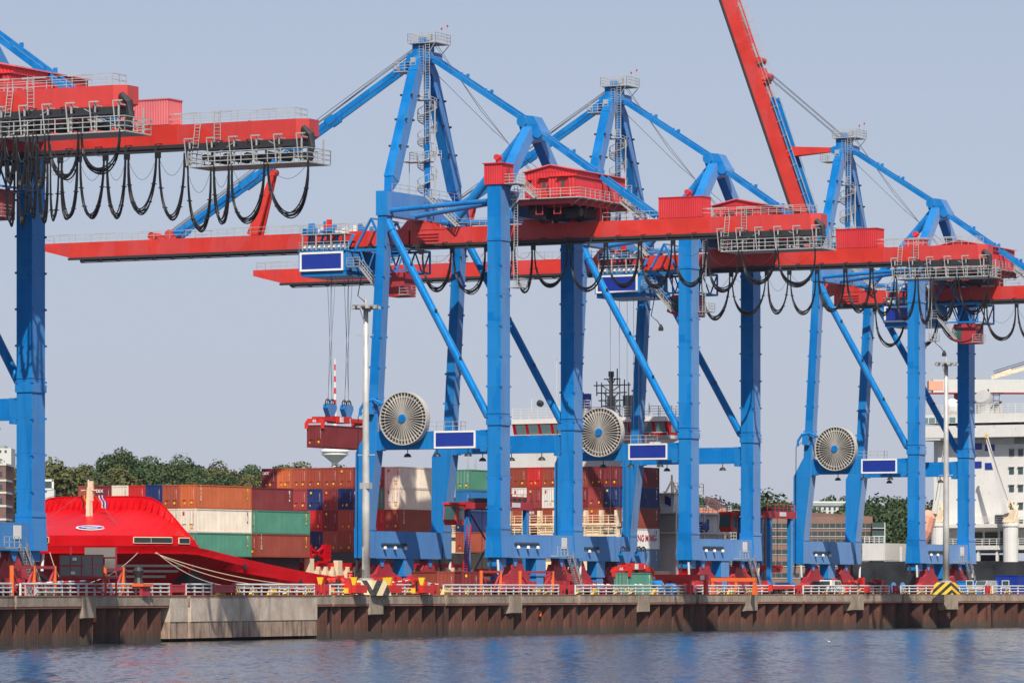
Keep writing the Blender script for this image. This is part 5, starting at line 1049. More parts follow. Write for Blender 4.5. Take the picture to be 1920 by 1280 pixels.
# grey screen stand on a red trestle
g = empty('screen_stand', on(172, 6), QROT); tag(g, 'red trestle carrying rusty grey mesh screens before the bow', 'screen stand')
for v, u, z in ((2.4, -1.2, 2.0), (1.1, -1.2, 2.0), (-.2, -1.2, 2.0), (-1.5, -1.2, 2.0), (2.4, -1.2, 3.1), (1.1, -1.2, 3.1), (-.2, -1.2, 3.1), (-1.5, -1.2, 3.1), (.6, .6, 3.9), (-.6, .6, 3.9), (-1.8, .6, 3.9), (-1.8, .6, 2.8)): MB().box(u-.04, u+.04, v-.6, v+.6, z+.05, z+1.02).build('mesh_panel', M['mesh'], g)
m = MB().box(-1.4, 1.0, -2.6, 3.2, 1.75, 1.98)
for v in (-2.4, 0, 3): m.bar((-1.2, v, 0), (-1.2, v, 1.8), .18, .18).bar((.8, v, 0), (.8, v, 5.0), .14, .14)
m.bar((-1.2, -2.4, .2), (-1.2, 0, 1.7), .12, .12).bar((-1.2, 3, .2), (-1.2, 0, 1.7), .12, .12)
for z in (2, 3.1, 4.15): m.bar((-1.25, -2.2, z), (-1.25, 3.0, z), .07, .07)
for v in (-2.15, -.85, .45, 1.75, 3.05): m.bar((-1.25, v, 2), (-1.25, v, 4.15), .07, .07)
m.build('trestle', M['bogie'], g); MB().lathe((-1.3, 1.2, 3.6), [(.25, 0), (.25, .3)], 8).lathe((-1.3, 1.4, 2.2), [(.25, 0), (.25, .3)], 8).build('lamp', M['lamp'], g)
# collision frames: orange posts with red bars, before each crane foot
def post_frame(pxs, back, label):
    p0 = on(pxs[0], back); g = empty('crowd_barrier', p0, 0); tag(g, label, 'barrier', 'orange posted barriers'); P = [on(p, back) - p0 for p in pxs]
    for p in P: MB().tube(p, p + Z*3.0, .22, 8).build('post', M['orange'], g)
    m = MB()
    for a, b in zip(P, P[1:]): m.bar(a+Z*2.85, b+Z*2.85, .22, .3).bar(a+Z*.9, b+Z*.9, .15, .2).bar(a+Z*2.7, a.lerp(b, .45)+Z*.1, .2, .2).bar(b+Z*2.7, a.lerp(b, .55)+Z*.1, .2, .2)
    m.build('red_bar', M['bogie'], g)
post_frame((22, 63, 102), 4.0, 'orange posted barrier left of the mesh screens'); post_frame((196, 230), 4.0, 'orange posted barrier right of the mesh screens, low')
post_frame((902, 938), 3.0, 'orange posted barrier before the lifting crane leg'); post_frame((975, 1036), 3.0, 'orange posted barrier left of the grey stairs')
o = MB().path([on(30, 3.4)+Z*1.1, on(100, 3.4)+Z*1.4, on(168, 3.4)+Z*1.55], .1, 4).build('barrier_tape', M['tape']); tag(o, 'red and white barrier tape below the mesh screens', 'barrier tape')
o = MB().path([on(730, 2.6)+Z*1.5, on(765, 2.6)+Z*1.75, on(822, 2.6)+Z*1.3], .07, 4).build('barrier_tape', M['tape']); tag(o, 'red and white barrier tape across the stored red spreaders', 'barrier tape')
g = empty('low_trolley', on(244, 5), QROT); tag(g, 'low orange-brown quay trolley with two dark bollard heads before the red hull', 'quay trolley')
MB().box(-1, 1, -2.2, 2.2, 1.0, 1.3).build('deck', M['orange'], g)
for v in (-1.8, 1.8): MB().box(-.8, .8, v-.15, v+.15, 0, 1.0).build('leg', M['bogie'], g)
for v in (-1, 1): MB().lathe((0, v, 1.3), [(.55, 0), (.35, .6), (.6, 1.3), (.3, 1.7)], 10).build('bollard_head', M['dark'], g)
# stored spreaders with yellow flippers
def stored(px, back, L2, label, rz=QROT, kind=1):
    g = empty('stored_spreader', on(px, back), rz); tag(g, label, 'spreader', 'red spreaders stored on the quay'); rn = random.Random(px)
    MB().box(-1.0, 1.0, -L2, L2, .55, 1.0).box(-1.15, -.8, -L2*.8, L2*.8, .2, 1.5).box(.8, 1.15, -L2*.8, L2*.8, .2, 1.5).build('main_beam', M['spreader'], g)
    for s in (-1, 1):
        MB().box(-1.3, 1.3, s*L2-.3, s*L2+.3, .3, 1.2).build('end_beam', M['spreader'], g)
        for u in ((-1.2,) if kind else ()): MB().hexa([(u-.12, s*L2-.18, 1.2), (u+.12, s*L2-.18, 1.2), (u+.12, s*L2+.18, 1.2), (u-.12, s*L2+.18, 1.2)], [(u-.12, s*L2-.42, 2.1), (u+.12, s*L2-.42, 2.1), (u+.12, s*L2+.42, 2.1), (u-.12, s*L2+.42, 2.1)]).build('flipper', M['yellow'], g)
    m = MB()
    for k in range(5): v = rn.uniform(-L2*.7, L2*.7); m.box(-1.1, -.6, v-.35, v+.35, 1.3, rn.uniform(1.6, 2.4)); m.tube((-.9, v+.5, 1.5), (-.9, v+.9, 1.9), .25, 8)
    m.build('machinery', M['spreader'], g); m = MB()
    for k in range(6): v = rn.uniform(-L2*.8, L2*.8); m.box(-1.2, -.9, v-.12, v+.12, .5, 1.7); m.path([(-1.2, v, 1.6), (-1.25, v+.4, 1.1), (-1.2, v+.9, 1.5)], .06, 4)
    m.build('hose', M['dark'], g); MB().box(-1.22, -1.16, -L2*.65, -L2*.2, .25, .85).box(-1.22, -1.16, L2*.2, L2*.7, .25, .85).build('step_grid', M['yellow'], g)
    return g
stored(642, 4.5, 2.2, 'red stored spreader with yellow flippers left of the near light mast'); stored(715, 5.0, 1.7, 'red stored spreader with yellow guides just right of the near light mast'); stored(765, 5.5, 2.5, 'long red stored spreader with yellow guides between mast and maroon containers')
stored(1610, 5, 1.3, 'dark red spreader right of the white van', kind=0); stored(1646, 5, 1.2, 'bright red spreader left of the blue cable drum', kind=0); stored(1575, 9, 2.0, 'red spreader behind the white van', kind=0)
container(on(898, 5), R(90+32), 'maroon', 20, 'maroon container on the quay with its door end beside the lifting crane leg'); container(on(852, 8)+Z*0, R(90+32), 'brown', 20, 'brown container on the quay, left of the maroon one')
gc = on(1182, 6.5); container(gc, SROT, 'green', 20, 'green container on the quay under a red spreader', mark=None)
gs = spreader(gc + Matrix.Rotation(SROT, 3, 'Z') @ V(3.0, 1.22, 2.95), SROT, 'weathered red spreader numbered 66 parked on the green container', 3.0, True)
g = empty('spreader_stand', on(1272, 5.5), QROT); tag(g, 'red portal stand numbered 56 right of the green container', 'spreader stand')
MB().box(-.4, .4, -4.2, 4.2, 1.9, 2.7).box(-.3, .3, -1.5, 4.2, 1.5, 1.9).build('beam', M['spreader'], g)
for v in (4.0, 1.2, -1.6, -4.0): MB().box(-.3, .3, v-.22, v+.22, 0, 1.9).build('leg', M['spreader'], g)
mk('lettering', text_mesh('56', .9), M['text_white'], g, loc=(-.42, 3.6, 2.3), rot=ROTE); MB().box(-.45, -.4, -4.0, -3.4, 2.0, 2.6).build('label_board', M['white'], g)
for v, h in ((2.6, 1.9), (-2.6, 1.5)):
    o = MB().lathe(on(1232 if v > 0 else 1258, 7) , [(.85, 0), (.9, .5), (.9, h-.4), (.6, h)], 14).build('water_tank', M['blue']); tag(o, 'blue round tank under the red stand, ' + ('left' if v > 0 else 'right') + ' one', 'tank', 'blue tanks on the quay')
g = empty('orange_portal', on(1376, 5), QROT); tag(g, 'yellow-orange low portal frame right of the red stand', 'portal frame')
MB().box(-.25, .25, -3.3, 3.3, 1.8, 2.3).build('beam', M['orange'], g)
for v in (-3.1, 3.1, -.4): MB().hexa([(-.25, v-.35, 0), (.25, v-.35, 0), (.25, v+.35, 0), (-.25, v+.35, 0)], [(-.2, v-.15, 1.8), (.2, v-.15, 1.8), (.2, v+.15, 1.8), (-.2, v+.15, 1.8)]).build('leg', M['orange'], g)
g = empty('flat_trailer', on(1472, 4), SROT); tag(g, 'low bright red flat trailer below the straddle carrier', 'trailer')
MB().box(-6.5, 6.5, -1.2, 1.2, .75, 1.25).box(-6.6, -6.3, -1.3, 1.3, .5, 1.4).build('bed', M['spreader'], g)
for u in (-5, -3.5, 4, 5.4): MB().tube((u, -1.1, .45), (u, 1.1, .45), .45, 14).build('wheel', M['black'], g)
g = empty('cable_coil', on(1529, 5), SROT); tag(g, 'coil of black hoses left of the white van', 'hose coil')
for k in range(7): MB().lathe((k*.22, 0, .95), [(.75, -.08), (.95, -.08), (.95, .08), (.75, .08)], 18, (1, 0, .05*k)).build('hose_turn', M['black'], g)
def van(loc, rz, mat, label, pickup=False):
    g = empty('van', loc, rz); tag(g, label, 'van')
    b = MB().prism([(-2.4, -.9, .45), (2.4, -.9, .45), (2.45, -.9, 1.0), (1.5, -.9, 1.2), (.85, -.9, 2.0), (-2.2, -.9, 2.05), (-2.4, -.9, 1.2)], (0, 1.8, 0)).build('body', M[mat], g)
    MB().prism([(1.35, -.93, 1.22), (.8, -.93, 1.85), (.1, -.93, 1.88), (.1, -.93, 1.22)], (0, .03, 0)).prism([(-.05, -.93, 1.22), (-.05, -.93, 1.88), (-1.1, -.93, 1.88), (-1.1, -.93, 1.22)], (0, .03, 0)).build('side_window', M['glass'], g)
    MB().box(-2.44, -2.38, -.7, .7, 1.25, 1.9).build('rear_window', M['glass'], g); MB().prism([(1.55, -.75, 1.2), (.93, -.75, 1.95), (.93, .75, 1.95), (1.55, .75, 1.2)], (.04, 0, .03)).build('windscreen', M['glass'], g)
    for u in (-1.5, 1.5):
        for v in (-.85, .85): w = MB().tube((u, v-.1, .36), (u, v+.1, .36), .36, 16).build('wheel', M['black'], g); MB().tube((u, v-.12, .36), (u, v+.12, .36), .19, 10).build('rim', M['galv'], w)
    for v in (-.75, .75): MB().box(-2.46, -2.38, v-.12, v+.12, .8, 1.15).build('tail_light', M['spreader'], g)
    MB().box(-2.5, -2.36, -.9, .9, .42, .62).box(2.38, 2.52, -.9, .9, .42, .62).build('bumper', M['dark'], g)
    return g
van(on(1560, 4.2), SROT+R(3), 'white', 'white van parked behind the guard rail'); van(on(1846, 4.5), SROT+R(178), 'mast', 'grey van parked at the right behind the far mast')
g = empty('cable_drum', on(1684, 4), QROT); tag(g, 'blue cable drum with ring handle left of the far crane feet', 'cable drum')
MB().lathe((0, .7, .8), [(.95, -.1), (.95, .1)], 20, (0, 1, 0)).lathe((0, -.7, .8), [(.95, -.1), (.95, .1)], 20, (0, 1, 0)).build('flange', M['blue'], g); MB().tube((0, -.7, .8), (0, .7, .8), .5, 14).build('core', M['dark'], g)
def office(px, back, w, d, h, label, mat='signblue'):
    g = empty('site_cabin', on(px, back), SROT); tag(g, label, 'site cabin'); b = MB().corr((0, d), (0, 0), .15, h, .3, .04).corr((0, 0), (w, 0), .15, h, .3, .04).corr((w, 0), (w, d), .15, h, .3, .04).corr((w, d), (0, d), .15, h, .3, .04).box(-.05, w+.05, -.05, d+.05, h, h+.12).box(-.03, w+.03, -.03, d+.03, 0, .18).build('body', M[mat], g)
    MB().box(-.06, -.01, d*.4, d*.4+1.0, 1.1, 2.0).build('window', M['glass'], g); MB().box(-.09, -.03, d*.4-.1, d*.4+1.1, 1.0, 1.1).box(-.09, -.03, d*.4-.1, d*.4+1.1, 2.0, 2.1).box(-.09, -.03, d*.4-.1, d*.4, 1.1, 2.0).box(-.09, -.03, d*.4+1.0, d*.4+1.1, 1.1, 2.0).build('window_frame', M['white'], g)
office(1908, 10, 6, 3.6, 2.75, 'dark blue site cabin with a white framed window at the right edge'); office(1845, 16, 6, 4.5, 1.9, 'low blue site cabin behind the grey van', 'blue')
# sitting gulls on the rail behind, one flying
def gull(loc, label, fly=False, grp=None):
    m = MB().lathe((0, 0, 0), [(.02, -.28), (.09, -.12), (.10, .05), (.06, .2), (.07, .27), (.03, .36)], 8, (-1, 0, .12 if fly else .3))
    if fly:
        for s in (-1, 1): m.add([(-.08, s*.06, .05), (.12, s*.06, .05), (.12, s*.5, .42), (-.05, s*.5, .45), (.2, s*1.0, .48)], [(0, 1, 2, 3), (3, 2, 4)])
    o = m.build('gull', M['white'], None, loc=loc, rot=(0, 0, random.uniform(-.5, .5) if not fly else R(75))); tag(o, label, 'gull', grp)
gull(at(1555, 400, zz(1203, 400)), 'white gull flying low over the water with raised wings', True)
for px in (1116, 1124, 1131, 1142, 1194, 1203): gull(on(px, 1.2, ZQ+1.3), f'small white gull perched by the green container, {CNT[[1116, 1124, 1131, 1142, 1194, 1203].index(px)]} from the left', False, 'perched gulls')

# ---------------------------------------------------------------- white ship at the right
WF = Frame((1751-960)/F*770, 770, R(30)); ws = empty('white_ship', WF.w(0, 0, 0), WF.rz); tag(ws, 'white ship superstructure with black hull at the right', 'ship')
s7 = 770/F
def wz(y, D=770): return ZC + (HZ-y)*D/F
# local y is negative to the right in the picture for the frontal faces
y_r = -14.6
MB().box(0, 20, y_r, 0, wz(1035), wz(800)).box(-.6, 3, y_r-16, -1.0, wz(1035), wz(835)).build('superstructure', M['shipwhite'], ws)
MB().box(-3.0, 12, y_r-16, 1.6, wz(822), wz(800)).box(-2.6, 10, y_r-16, 1.2, wz(795), wz(778)).box(-2.9, 4, -2.5, 2.2, wz(826), wz(800)).build('bridge_deck', M['shipwhite'], ws)
for i in range(5): y = .9 - i*1.25; MB().box(-2.68, -2.6, y-1.05, y, wz(793), wz(784)).build('window', M['shipglass'], ws)
MB().rail([(-2.6, 1.2, wz(778)), (-2.6, y_r-16, wz(778))], 1.5, 1.3, 4, .05).rail([(-3, 1.6, wz(800)), (-3, 0.6, wz(800))], 1.2, 1, 3, .05).build('railing', M['shipwhite'], ws)
MB().lathe((0, -3.4, wz(778)), [(.6, 0), (1.2, .6), (1.4, 1.4), (1.0, 2.3), (.3, 2.7)], 14).build('radome', M['white'], ws)
for px, r, h in ((1847, 1.5, 5.2), (1860, .6, 4.0), (1870, .6, 4.2), (1877, .35, 4.8)):
    y = WF.v_at(px, 2); m = MB().tube((2, y, wz(812)), (2, y, wz(812)+h), r, 14).lathe((2, y, wz(812)+h), [(r, 0), (r*1.02, r*.5), (r*.9, r)], 14, (-.8, 0, .6)); m.build('exhaust_pipe', M['galv'], ws); MB().lathe((2-r*.75, y, wz(812)+h+r*.55), [(r*.85, 0), (r*.85, .05)], 14, (-.8, 0, .6)).build('pipe_mouth', M['dark'], ws)
m = MB(); y = WF.v_at(1853, 3); m.tube((3, y, wz(790)), (3, y, wz(730)), .14, 6)
for k, w in ((738, 2.8), (742, 2.2), (752, 2.0), (758, 1.6)): m.bar((3, y-w, wz(k)), (3, y+w, wz(k)), .12, .12)
for d in (-2, -1, 1, 2): m.tube((3, y+d, wz(760)), (3, y+d, wz(738)), .05, 4)
m.build('radar_mast', M['dark'], ws)
for px, ys in ((1897, (851, 884, 917, 950)), (1914, (851, 884, 917, 950, 982)), (1856, (841, 875)), (1832, (838, 872))):
    for yy in ys:
        y = WF.v_at(px, -.6); big = px < 1880; w = .85 if big else .42
        MB().box(-.72, -.58, y-w, y+w, wz(yy+6), wz(yy-6)).build('window', M['signblue'] if big else M['glass'], ws)
        if not big: MB().box(-.9, -.6, y-w-.1, y+w+.1, wz(yy-6), wz(yy-6)+.12).build('window_hood', M['stone'], ws)
for zt, zb_ in ((983, 990), (1023, 1031)): MB().box(-4.5, 10, y_r-16, 2.5, wz(zb_), wz(zt)).build('deck', M['shipwhite'], ws)
MB().rail([(-4.4, 2.4, wz(983)), (-4.4, y_r-16, wz(983))], 1.1, 1.3, 3, .05).rail([(-4.4, 2.4, wz(1023)), (-4.4, y_r-16, wz(1023))], 1.1, 1.3, 3, .05).build('railing', M['shipwhite'], ws)
for px in (1690, 1806, 1835, 1870, 1890): y = WF.v_at(px, -4); MB().box(-4.2, -3.7, y-.2, y+.2, wz(1052), wz(1024)).build('stanchion', M['shipwhite'], ws)
for px, w, y0_, y1_ in ((1858, 1.1, 1022, 998), (1885, .9, 1022, 996), (1850, 1.6, 1052, 1040), (1880, 1.3, 1052, 1040), (1878, 1.2, 982, 966), (1834, .7, 1018, 998)): y = WF.v_at(px, -.8); MB().box(-.86, -.6 , y-w, y+w, wz(y0_), wz(y1_)).build('doorway', M['dark'], ws)
MB().box(-5.6, 60, y_r-40, 9.5, -1, wz(1052)).hexa([(-14, 9.5, -1), (-5.6, -60, -1), (60, -60, -1), (60, 13, -1)], [(-14, 10, wz(1054)), (-5.6, -60, wz(1054)), (60, -60, wz(1054)), (60, 13, wz(1054))]).build('hull', M['hullblack'], ws)
MB().box(-6, 6, 6.2, 10.4, wz(1050), wz(1018)).rail([(-6, 10, wz(1018)), (-6, 6.4, wz(1018))], 1.1, 1, 3, .06).build('wing_house', M['shipwhite'], ws)
for px, base, top_y, tip in ((1760, 985, 965, (1772, 838)), (1895, 982, 975, (1850, 818))):
    y = WF.v_at(px, -6); D_ = WF.D(-6, y); g = empty('deck_crane', WF.w(-6, y, wz(1052, D_)), WF.rz); tag(g, 'cream deck crane with rusty jib on the white ship, ' + ('left' if px < 1800 else 'right') + ' one', 'deck crane', 'deck cranes of the white ship')
    z1 = wz(985, D_) - wz(1052, D_); MB().lathe((0, 0, -.2), [(1.25, 0), (1.25, z1), (1.4, z1+.1), (1.4, z1+.5), (.9, z1+.6)], 16).build('pedestal', M['shipwhite'], g, smooth=False)
    m = MB().box(-.8, .8, -.9, .9, z1+.5, z1+2.6)
    for k in range(5): m.bar((-.9, -1+k*.5, z1+.6), (.9, -1+k*.5, z1+3.4), .12, .12)
    m.bar((0, -.8, z1+2.6), (0, 0, z1+4.2), .25, .25).bar((0, .8, z1+2.6), (0, 0, z1+4.2), .25, .25); m.build('slewing_house', M['cream'], g)
    ty = WF.v_at(tip[0], -7) - y; tz = wz(tip[1], D_) - wz(1052, D_); jb = MB().bar((-1, .3, z1+2), (-1, ty, tz), .5, .9, .25, .4).build('jib', M['shipwhite'], g); MB().path([(-1.2, 0, z1+4.2), (-1.2, ty, tz+.2)], .07, 4).build('luffing_rope', M['rope'], jb); MB().box(-1.3, -.8, ty-.18, ty+.18, tz-.2, tz+.35).build('jib_head', M['yellow'], jb)
o = MB().lathe(at(1730, 755, wz(995)), [(.3, -3.5), (1.4, -2.4), (1.7, 0), (1.5, 2.4), (.4, 3.4)], 12, (.35, 0, 1)).build('lifeboat', M['salmon']); tag(o, 'faded orange lifeboat hung at the white ship beside the crane leg', 'lifeboat')
g = empty('lifeboat_slide', at(1734, 757, ZQ), 0); tag(g, 'white slanting lifeboat ramp beside the far crane leg', 'ramp'); MB().bar((-.8, 0, wz(1020)-ZQ), (1.8, 0, wz(975)-ZQ), .5, .7).bar((-1.2, 0, 0), (-.8, 0, wz(1018)-ZQ), .4, .4).build('ramp', M['shipwhite'], g)
# shipyard gantry far behind
D9 = 1050; g = empty('yard_crane', at(1830, D9, 0), 0); tag(g, 'pale grey overhead yard crane beam far behind the white ship', 'yard crane')
x0, x1 = (1740-1830)/F*D9, (2080-1830)/F*D9; zt, zb_ = zz(712, D9), zz(736, D9)
MB().box(x0+1, x1, -2, 2, zb_, zt).build('beam', M['facade'], g); MB().box(x0, x0+3.3, -2.05, 2.05, zz(735, D9)+.4, zt-.3).build('end_panel', M['salmon'], g); MB().rail([(x0, -2, zt), (x1, -2, zt)], 1.4, 3, 2, .06).build('railing', M['galv'], g)
MB().box(x0+6, x0+9, -1, 1, zb_-1.6, zb_-.26).box(x0, x1, -2.2, 2.2, zb_-.25, zb_).build('end_carriage', M['bogie'], g); MB().box(x1-3, x1, -3, 3, 0, zb_).build('leg', M['facade'], g)
MB().bar((3.5, 0, zt+.5), (14, 0, zz(684, D9)), .6, .8).bar((3.5, 0, zt+.5), (8, 0, zt+2.4), .5, .5).build('jib', M['cream'], g)
MB().path([(4, 0, zt+1.5), (15, 0, zz(672, D9))], .12, 4).path([(4, 0, zt+2), (15, 0, zz(668, D9))], .1, 4).build('jib_rope', M['rope'], g)

# ---------------------------------------------------------------- land behind: shore, hills, trees
m = MB(); nx, ny = 60, 14
def hillz(x, y):
    k = (x/y)*F + 960; left = 1/(1+math.exp((k-760)/60)); t = max(0, min(1, (y-900)/330)); s = t*t*(3-2*t); t2 = max(0, min(1, (y-900)/500))
    return 3.2 + left*s*21 + (1-left)*t2*11 + .9*math.sin(x*.045+y*.03)*s
vs = []
for j in range(ny+1):
    y = 880 + j*70
    for i in range(nx+1): x = (-400 + 2800*i/nx - 960)/F*y*1.25; vs.append((x, y, hillz(x, y)))
m.add(vs, [(j*(nx+1)+i, j*(nx+1)+i+1, (j+1)*(nx+1)+i+1, (j+1)*(nx+1)+i) for j in range(ny) for i in range(nx)])
m.build('hill', M['grass'], None, smooth=True, kind='structure')
m = MB().add([(-2600, 870, 2.6), (2600, 870, 2.6), (4400, 6150, 4), (-4400, 6150, 4)], [(0, 1, 2, 3)]).add([(-2600, 870, -1), (2600, 870, -1), (2600, 870, 2.6), (-2600, 870, 2.6)], [(0, 1, 2, 3)]); m.build('shore', M['grass'], None, kind='structure')
def tree_mesh(seed, h, w, kind='broad', nleaf=8500):
    rn = random.Random(seed); cr = MB(); tr = MB(); lobes = []
    if kind == 'poplar': lobes = [(V(rn.uniform(-.25, .25)*w, rn.uniform(-.25, .25)*w, h*(.2+.75*i/9)), w*.42*(1-.75*abs(i/9-.4)), 1.5) for i in range(10)]
    else:
        for i in range(15):
            a = rn.uniform(0, 6.28); rr = w*.5*math.sqrt(rn.random())*.72; z = h*rn.uniform(.38, .84); z -= .22*h*(rr/(w*.5))**2 if z > .6*h else 0
            lobes.append((V(rr*math.cos(a), rr*math.sin(a), z), w*rn.uniform(.15, .25), rn.uniform(.75, .95)))
        lobes.append((V(rn.uniform(-.5, .5), rn.uniform(-.5, .5), h*.82), w*.20, .9)); lobes.append((V(0, 0, h*.55), w*.34, 1.0))
    tot = sum(r*r for _, r, _ in lobes)
    for c, r, sq in lobes:
        for k in range(int(nleaf*r*r/tot)):
            d = V(rn.gauss(0, 1), rn.gauss(0, 1), rn.gauss(0, 1)).normalized(); rad = r*(rn.uniform(.72, 1.08) if rn.random() < .85 else rn.uniform(1.0, 1.28)); p = c + V(d.x, d.y, d.z*sq)*rad
            nrm = (d + V(rn.gauss(0, .6), rn.gauss(0, .6), rn.gauss(0, .5)+.25)).normalized(); a = nrm.cross(V(rn.random()-.5, rn.random()-.5, rn.random()-.5)).normalized(); b = nrm.cross(a); s = rn.uniform(.17, .38)
            cr.add([p-a*s-b*s*.6, p+a*s*.4-b*s, p+a*s+b*s*.5, p-a*s*.3+b*s], [(0, 1, 2, 3)])
    tr.tube((0, 0, -1.5), (0, 0, h*.35), w*.045, 8, w*.032)
    for c, r, _ in lobes: tr.tube((0, 0, h*(.15+.2*rn.random())), c, w*.016, 5, w*.006)
    return tr.mesh('trunk'), cr.mesh('crown')
TM = [tree_mesh(11, 17, 13), tree_mesh(23, 16, 15), tree_mesh(35, 18, 12), tree_mesh(47, 15, 14), tree_mesh(52, 18, 6, 'poplar', 3000)]
TREES = [0]
def tree(px, D, top_y, v, mat, label, wscale=1.0, group='trees on the wooded hill'):
    p = at(px, D, 0); base = max(2.6, hillz(p.x, p.y)) if D > 880 else 2.6; h = zz(top_y, D) - base
    tm, cm = TM[v]; z = max(z_[2] for z_ in [vv.co for vv in cm.vertices][::7]); s = h/z
    g = empty('tree', (p.x, p.y, base), random.uniform(0, 6.28)); tag(g, label, 'tree', group); g.scale = (s*wscale, s*wscale, s)
    mk('trunk', tm, M['bark'], g); mk('crown', cm, M[mat], g); TREES[0] += 1
topl = [(0, 856), (60, 862), (100, 856), (132, 884), (165, 862), (190, 846), (225, 842), (262, 843), (300, 848), (345, 856), (390, 866), (430, 862), (470, 863), (505, 866), (545, 872), (562, 866), (605, 866), (650, 870), (680, 870)]
def topy(px):
    for (a, y0_), (b, y1_) in zip(topl, topl[1:]):
        if px <= b: return y0_ + (y1_-y0_)*(px-a)/(b-a)
    return 880
rn = random.Random(99); nth = 0
rows = [(1260, 0, 62, 'skyline row'), (1160, 24, 58, 'second row'), (1070, 50, 58, 'middle row'), (990, 82, 60, 'lower row'), (930, 112, 62, 'front row')]
for D, dy, step, rowname in rows:
    px = -30 + rn.uniform(0, 30); i = 0
    while px < 720:
        i += 1; yy = topy(px) + dy + rn.uniform(-5, 9)
        if not (dy == 0 and 575 < px < 590): tree(px, D + rn.uniform(-25, 25), yy, rn.randrange(4), 'leaf_olive' if rn.random() < .22 else 'leaf', f'leafy tree on the left hill, {rowname}, {ORD[i-1] if i-1 else "first"} from the left', rn.uniform(.85, 1.15))
        px += step*rn.uniform(.75, 1.2)
for px, D, yy, v, mat, lb in ((100, 1040, 857, 0, 'leaf_olive', 'round olive tree just right of the left crane leg'), (1018, 1150, 880, 2, 'leaf', 'dark tree seen between leg and spires'), (884, 1000, 905, 1, 'leaf', 'bushy tree below the church spires'), (905, 990, 930, 3, 'leaf', 'tree beside the maroon rear containers'), (1255, 1000, 918, 0, 'leaf', 'tree behind the stern funnel'), (1338, 1100, 930, 1, 'leaf_purple', 'dark purple copper beech above the tiled roof'), (1308, 1080, 925, 2, 'leaf', 'tree at the left of the copper beech'), (1372, 1120, 942, 3, 'leaf', 'low tree right of the copper beech'), (1446, 1010, 917, 1, 'leaf', 'tall dense tree behind the free straddle carrier'), (1425, 1000, 930, 0, 'leaf', 'tree left of the tall dense tree'), (1472, 1030, 938, 3, 'leaf', 'tree right of the tall dense tree'), (1562, 1180, 928, 4, 'leaf', 'poplar above the pale block, middle one'), (1548, 1180, 934, 4, 'leaf', 'poplar above the pale block, left one'), (1578, 1180, 930, 4, 'leaf', 'poplar above the pale block, right one'), (1528, 1000, 950, 2, 'leaf', 'small tree left of the pale block'), (1625, 1080, 930, 0, 'leaf', 'tree behind the brick office, left one'), (1650, 1100, 926, 1, 'leaf', 'tree behind the brick office, tallest'), (1684, 1090, 928, 2, 'leaf', 'tree right of the brick office skyline'), (1712, 1080, 932, 3, 'leaf', 'tree behind the far crane leg'), (1742, 1070, 938, 0, 'leaf', 'tree beside the white ship'), (1670, 1010, 968, 1, 'leaf', 'front hillside tree by the glass end of the brick office'), (1700, 1000, 975, 3, 'leaf', 'front hillside tree left of the far crane leg'), (1735, 990, 985, 0, 'leaf', 'front hillside tree beside the lifeboat'), (1680, 950, 1015, 2, 'leaf', 'low tree beside the grey stone building'), (1400, 990, 985, 2, 'leaf', 'tree behind the scaffolded hall'), (1430, 960, 1010, 1, 'leaf', 'low tree behind the straddle carrier'), (1580, 1010, 955, 3, 'leaf_olive', 'small street tree before the pale block'), (560, 1200, 864, 3, 'leaf_olive', 'pale olive tree alone above the top brown container')):
    tree(px, D, yy, v, mat, lb, 1.0, 'trees behind the harbour')
# ---------------------------------------------------------------- buildings behind
def building(name, label, x0, x1, D, y0_, y1_, mat, depth=14, roof=None):
    g = empty(name, at((x0+x1)/2, D, 0), 0); tag(g, label, 'building'); w = (x1-x0)/2/F*D; b = MB().box(-w, w, 0, depth, -1, zz(y0_, D)).build('wall', M[mat], g); return g, w
def wins(g, w, D, xs, ys, ww, hh, name='window', mat='glass', xc=0):
    for y in ys:
        for x in xs: MB().box(x-ww/2, x+ww/2, -.08, .1, zz(y, D)-hh/2, zz(y, D)+hh/2).build(name, M[mat], g)
g, w = building('brick_office', 'red brick office block with ribbon windows between the crane legs', 1440, 1636, 860, 968, 1100, 'brick')
MB().hexa([(-w, 0, zz(968, 860)), (w, 0, zz(968, 860)), (w, 14, zz(968, 860)), (-w, 14, zz(968, 860))], [(-w*.3, 0, zz(959, 860)), (w, 0, zz(968, 860)+.05), (w, 14, zz(968, 860)+.05), (-w*.3, 14, zz(959, 860))]).build('roof', M['brickdark'], g)
for y in (985, 1000, 1014, 1034, 1056, 1078):
    for i in range(17): x = -w + .9 + i*1.12; MB().box(x-.48, x+.48, -.06, .2, zz(y, 860)-.42, zz(y, 860)+.42).build('window', M['glass'], g)
    MB().box(-w+.2, w-.3, -.12, .05, zz(y, 860)-.55, zz(y, 860)-.46).build('sill', M['facade'], g)
g, w = building('glass_annex', 'glass fronted end of the brick office with white floor slabs', 1636, 1659, 857, 979, 1100, 'brickdark')
for y in (984, 999, 1013, 1030, 1052, 1075): MB().box(-w, w, -.35, .1, zz(y, 857)-.62, zz(y, 857)-.5).build('floor_slab', M['facade'], g); [MB().box(x-.3, x+.3, -.1, .05, zz(y, 857)-.48, zz(y, 857)+.5).build('window', M['cabglass'], g) for x in (-.72, -.05, .62)]
MB().box(w-.1, w+.06, -.4, .2, 0, zz(979, 857)).build('corner_post', M['facade'], g)
g, w = building('stone_shed', 'low grey stone building beside the black hull', 1655, 1700, 880, 1046, 1100, 'stone'); MB().box(-w*.2, w*.7, 1, 6, zz(1046, 880), zz(1030, 880)).build('roof_light', M['copper'], g); wins(g, w, 880, (-1.2, 1.0), (1070,), .6, 1.2)
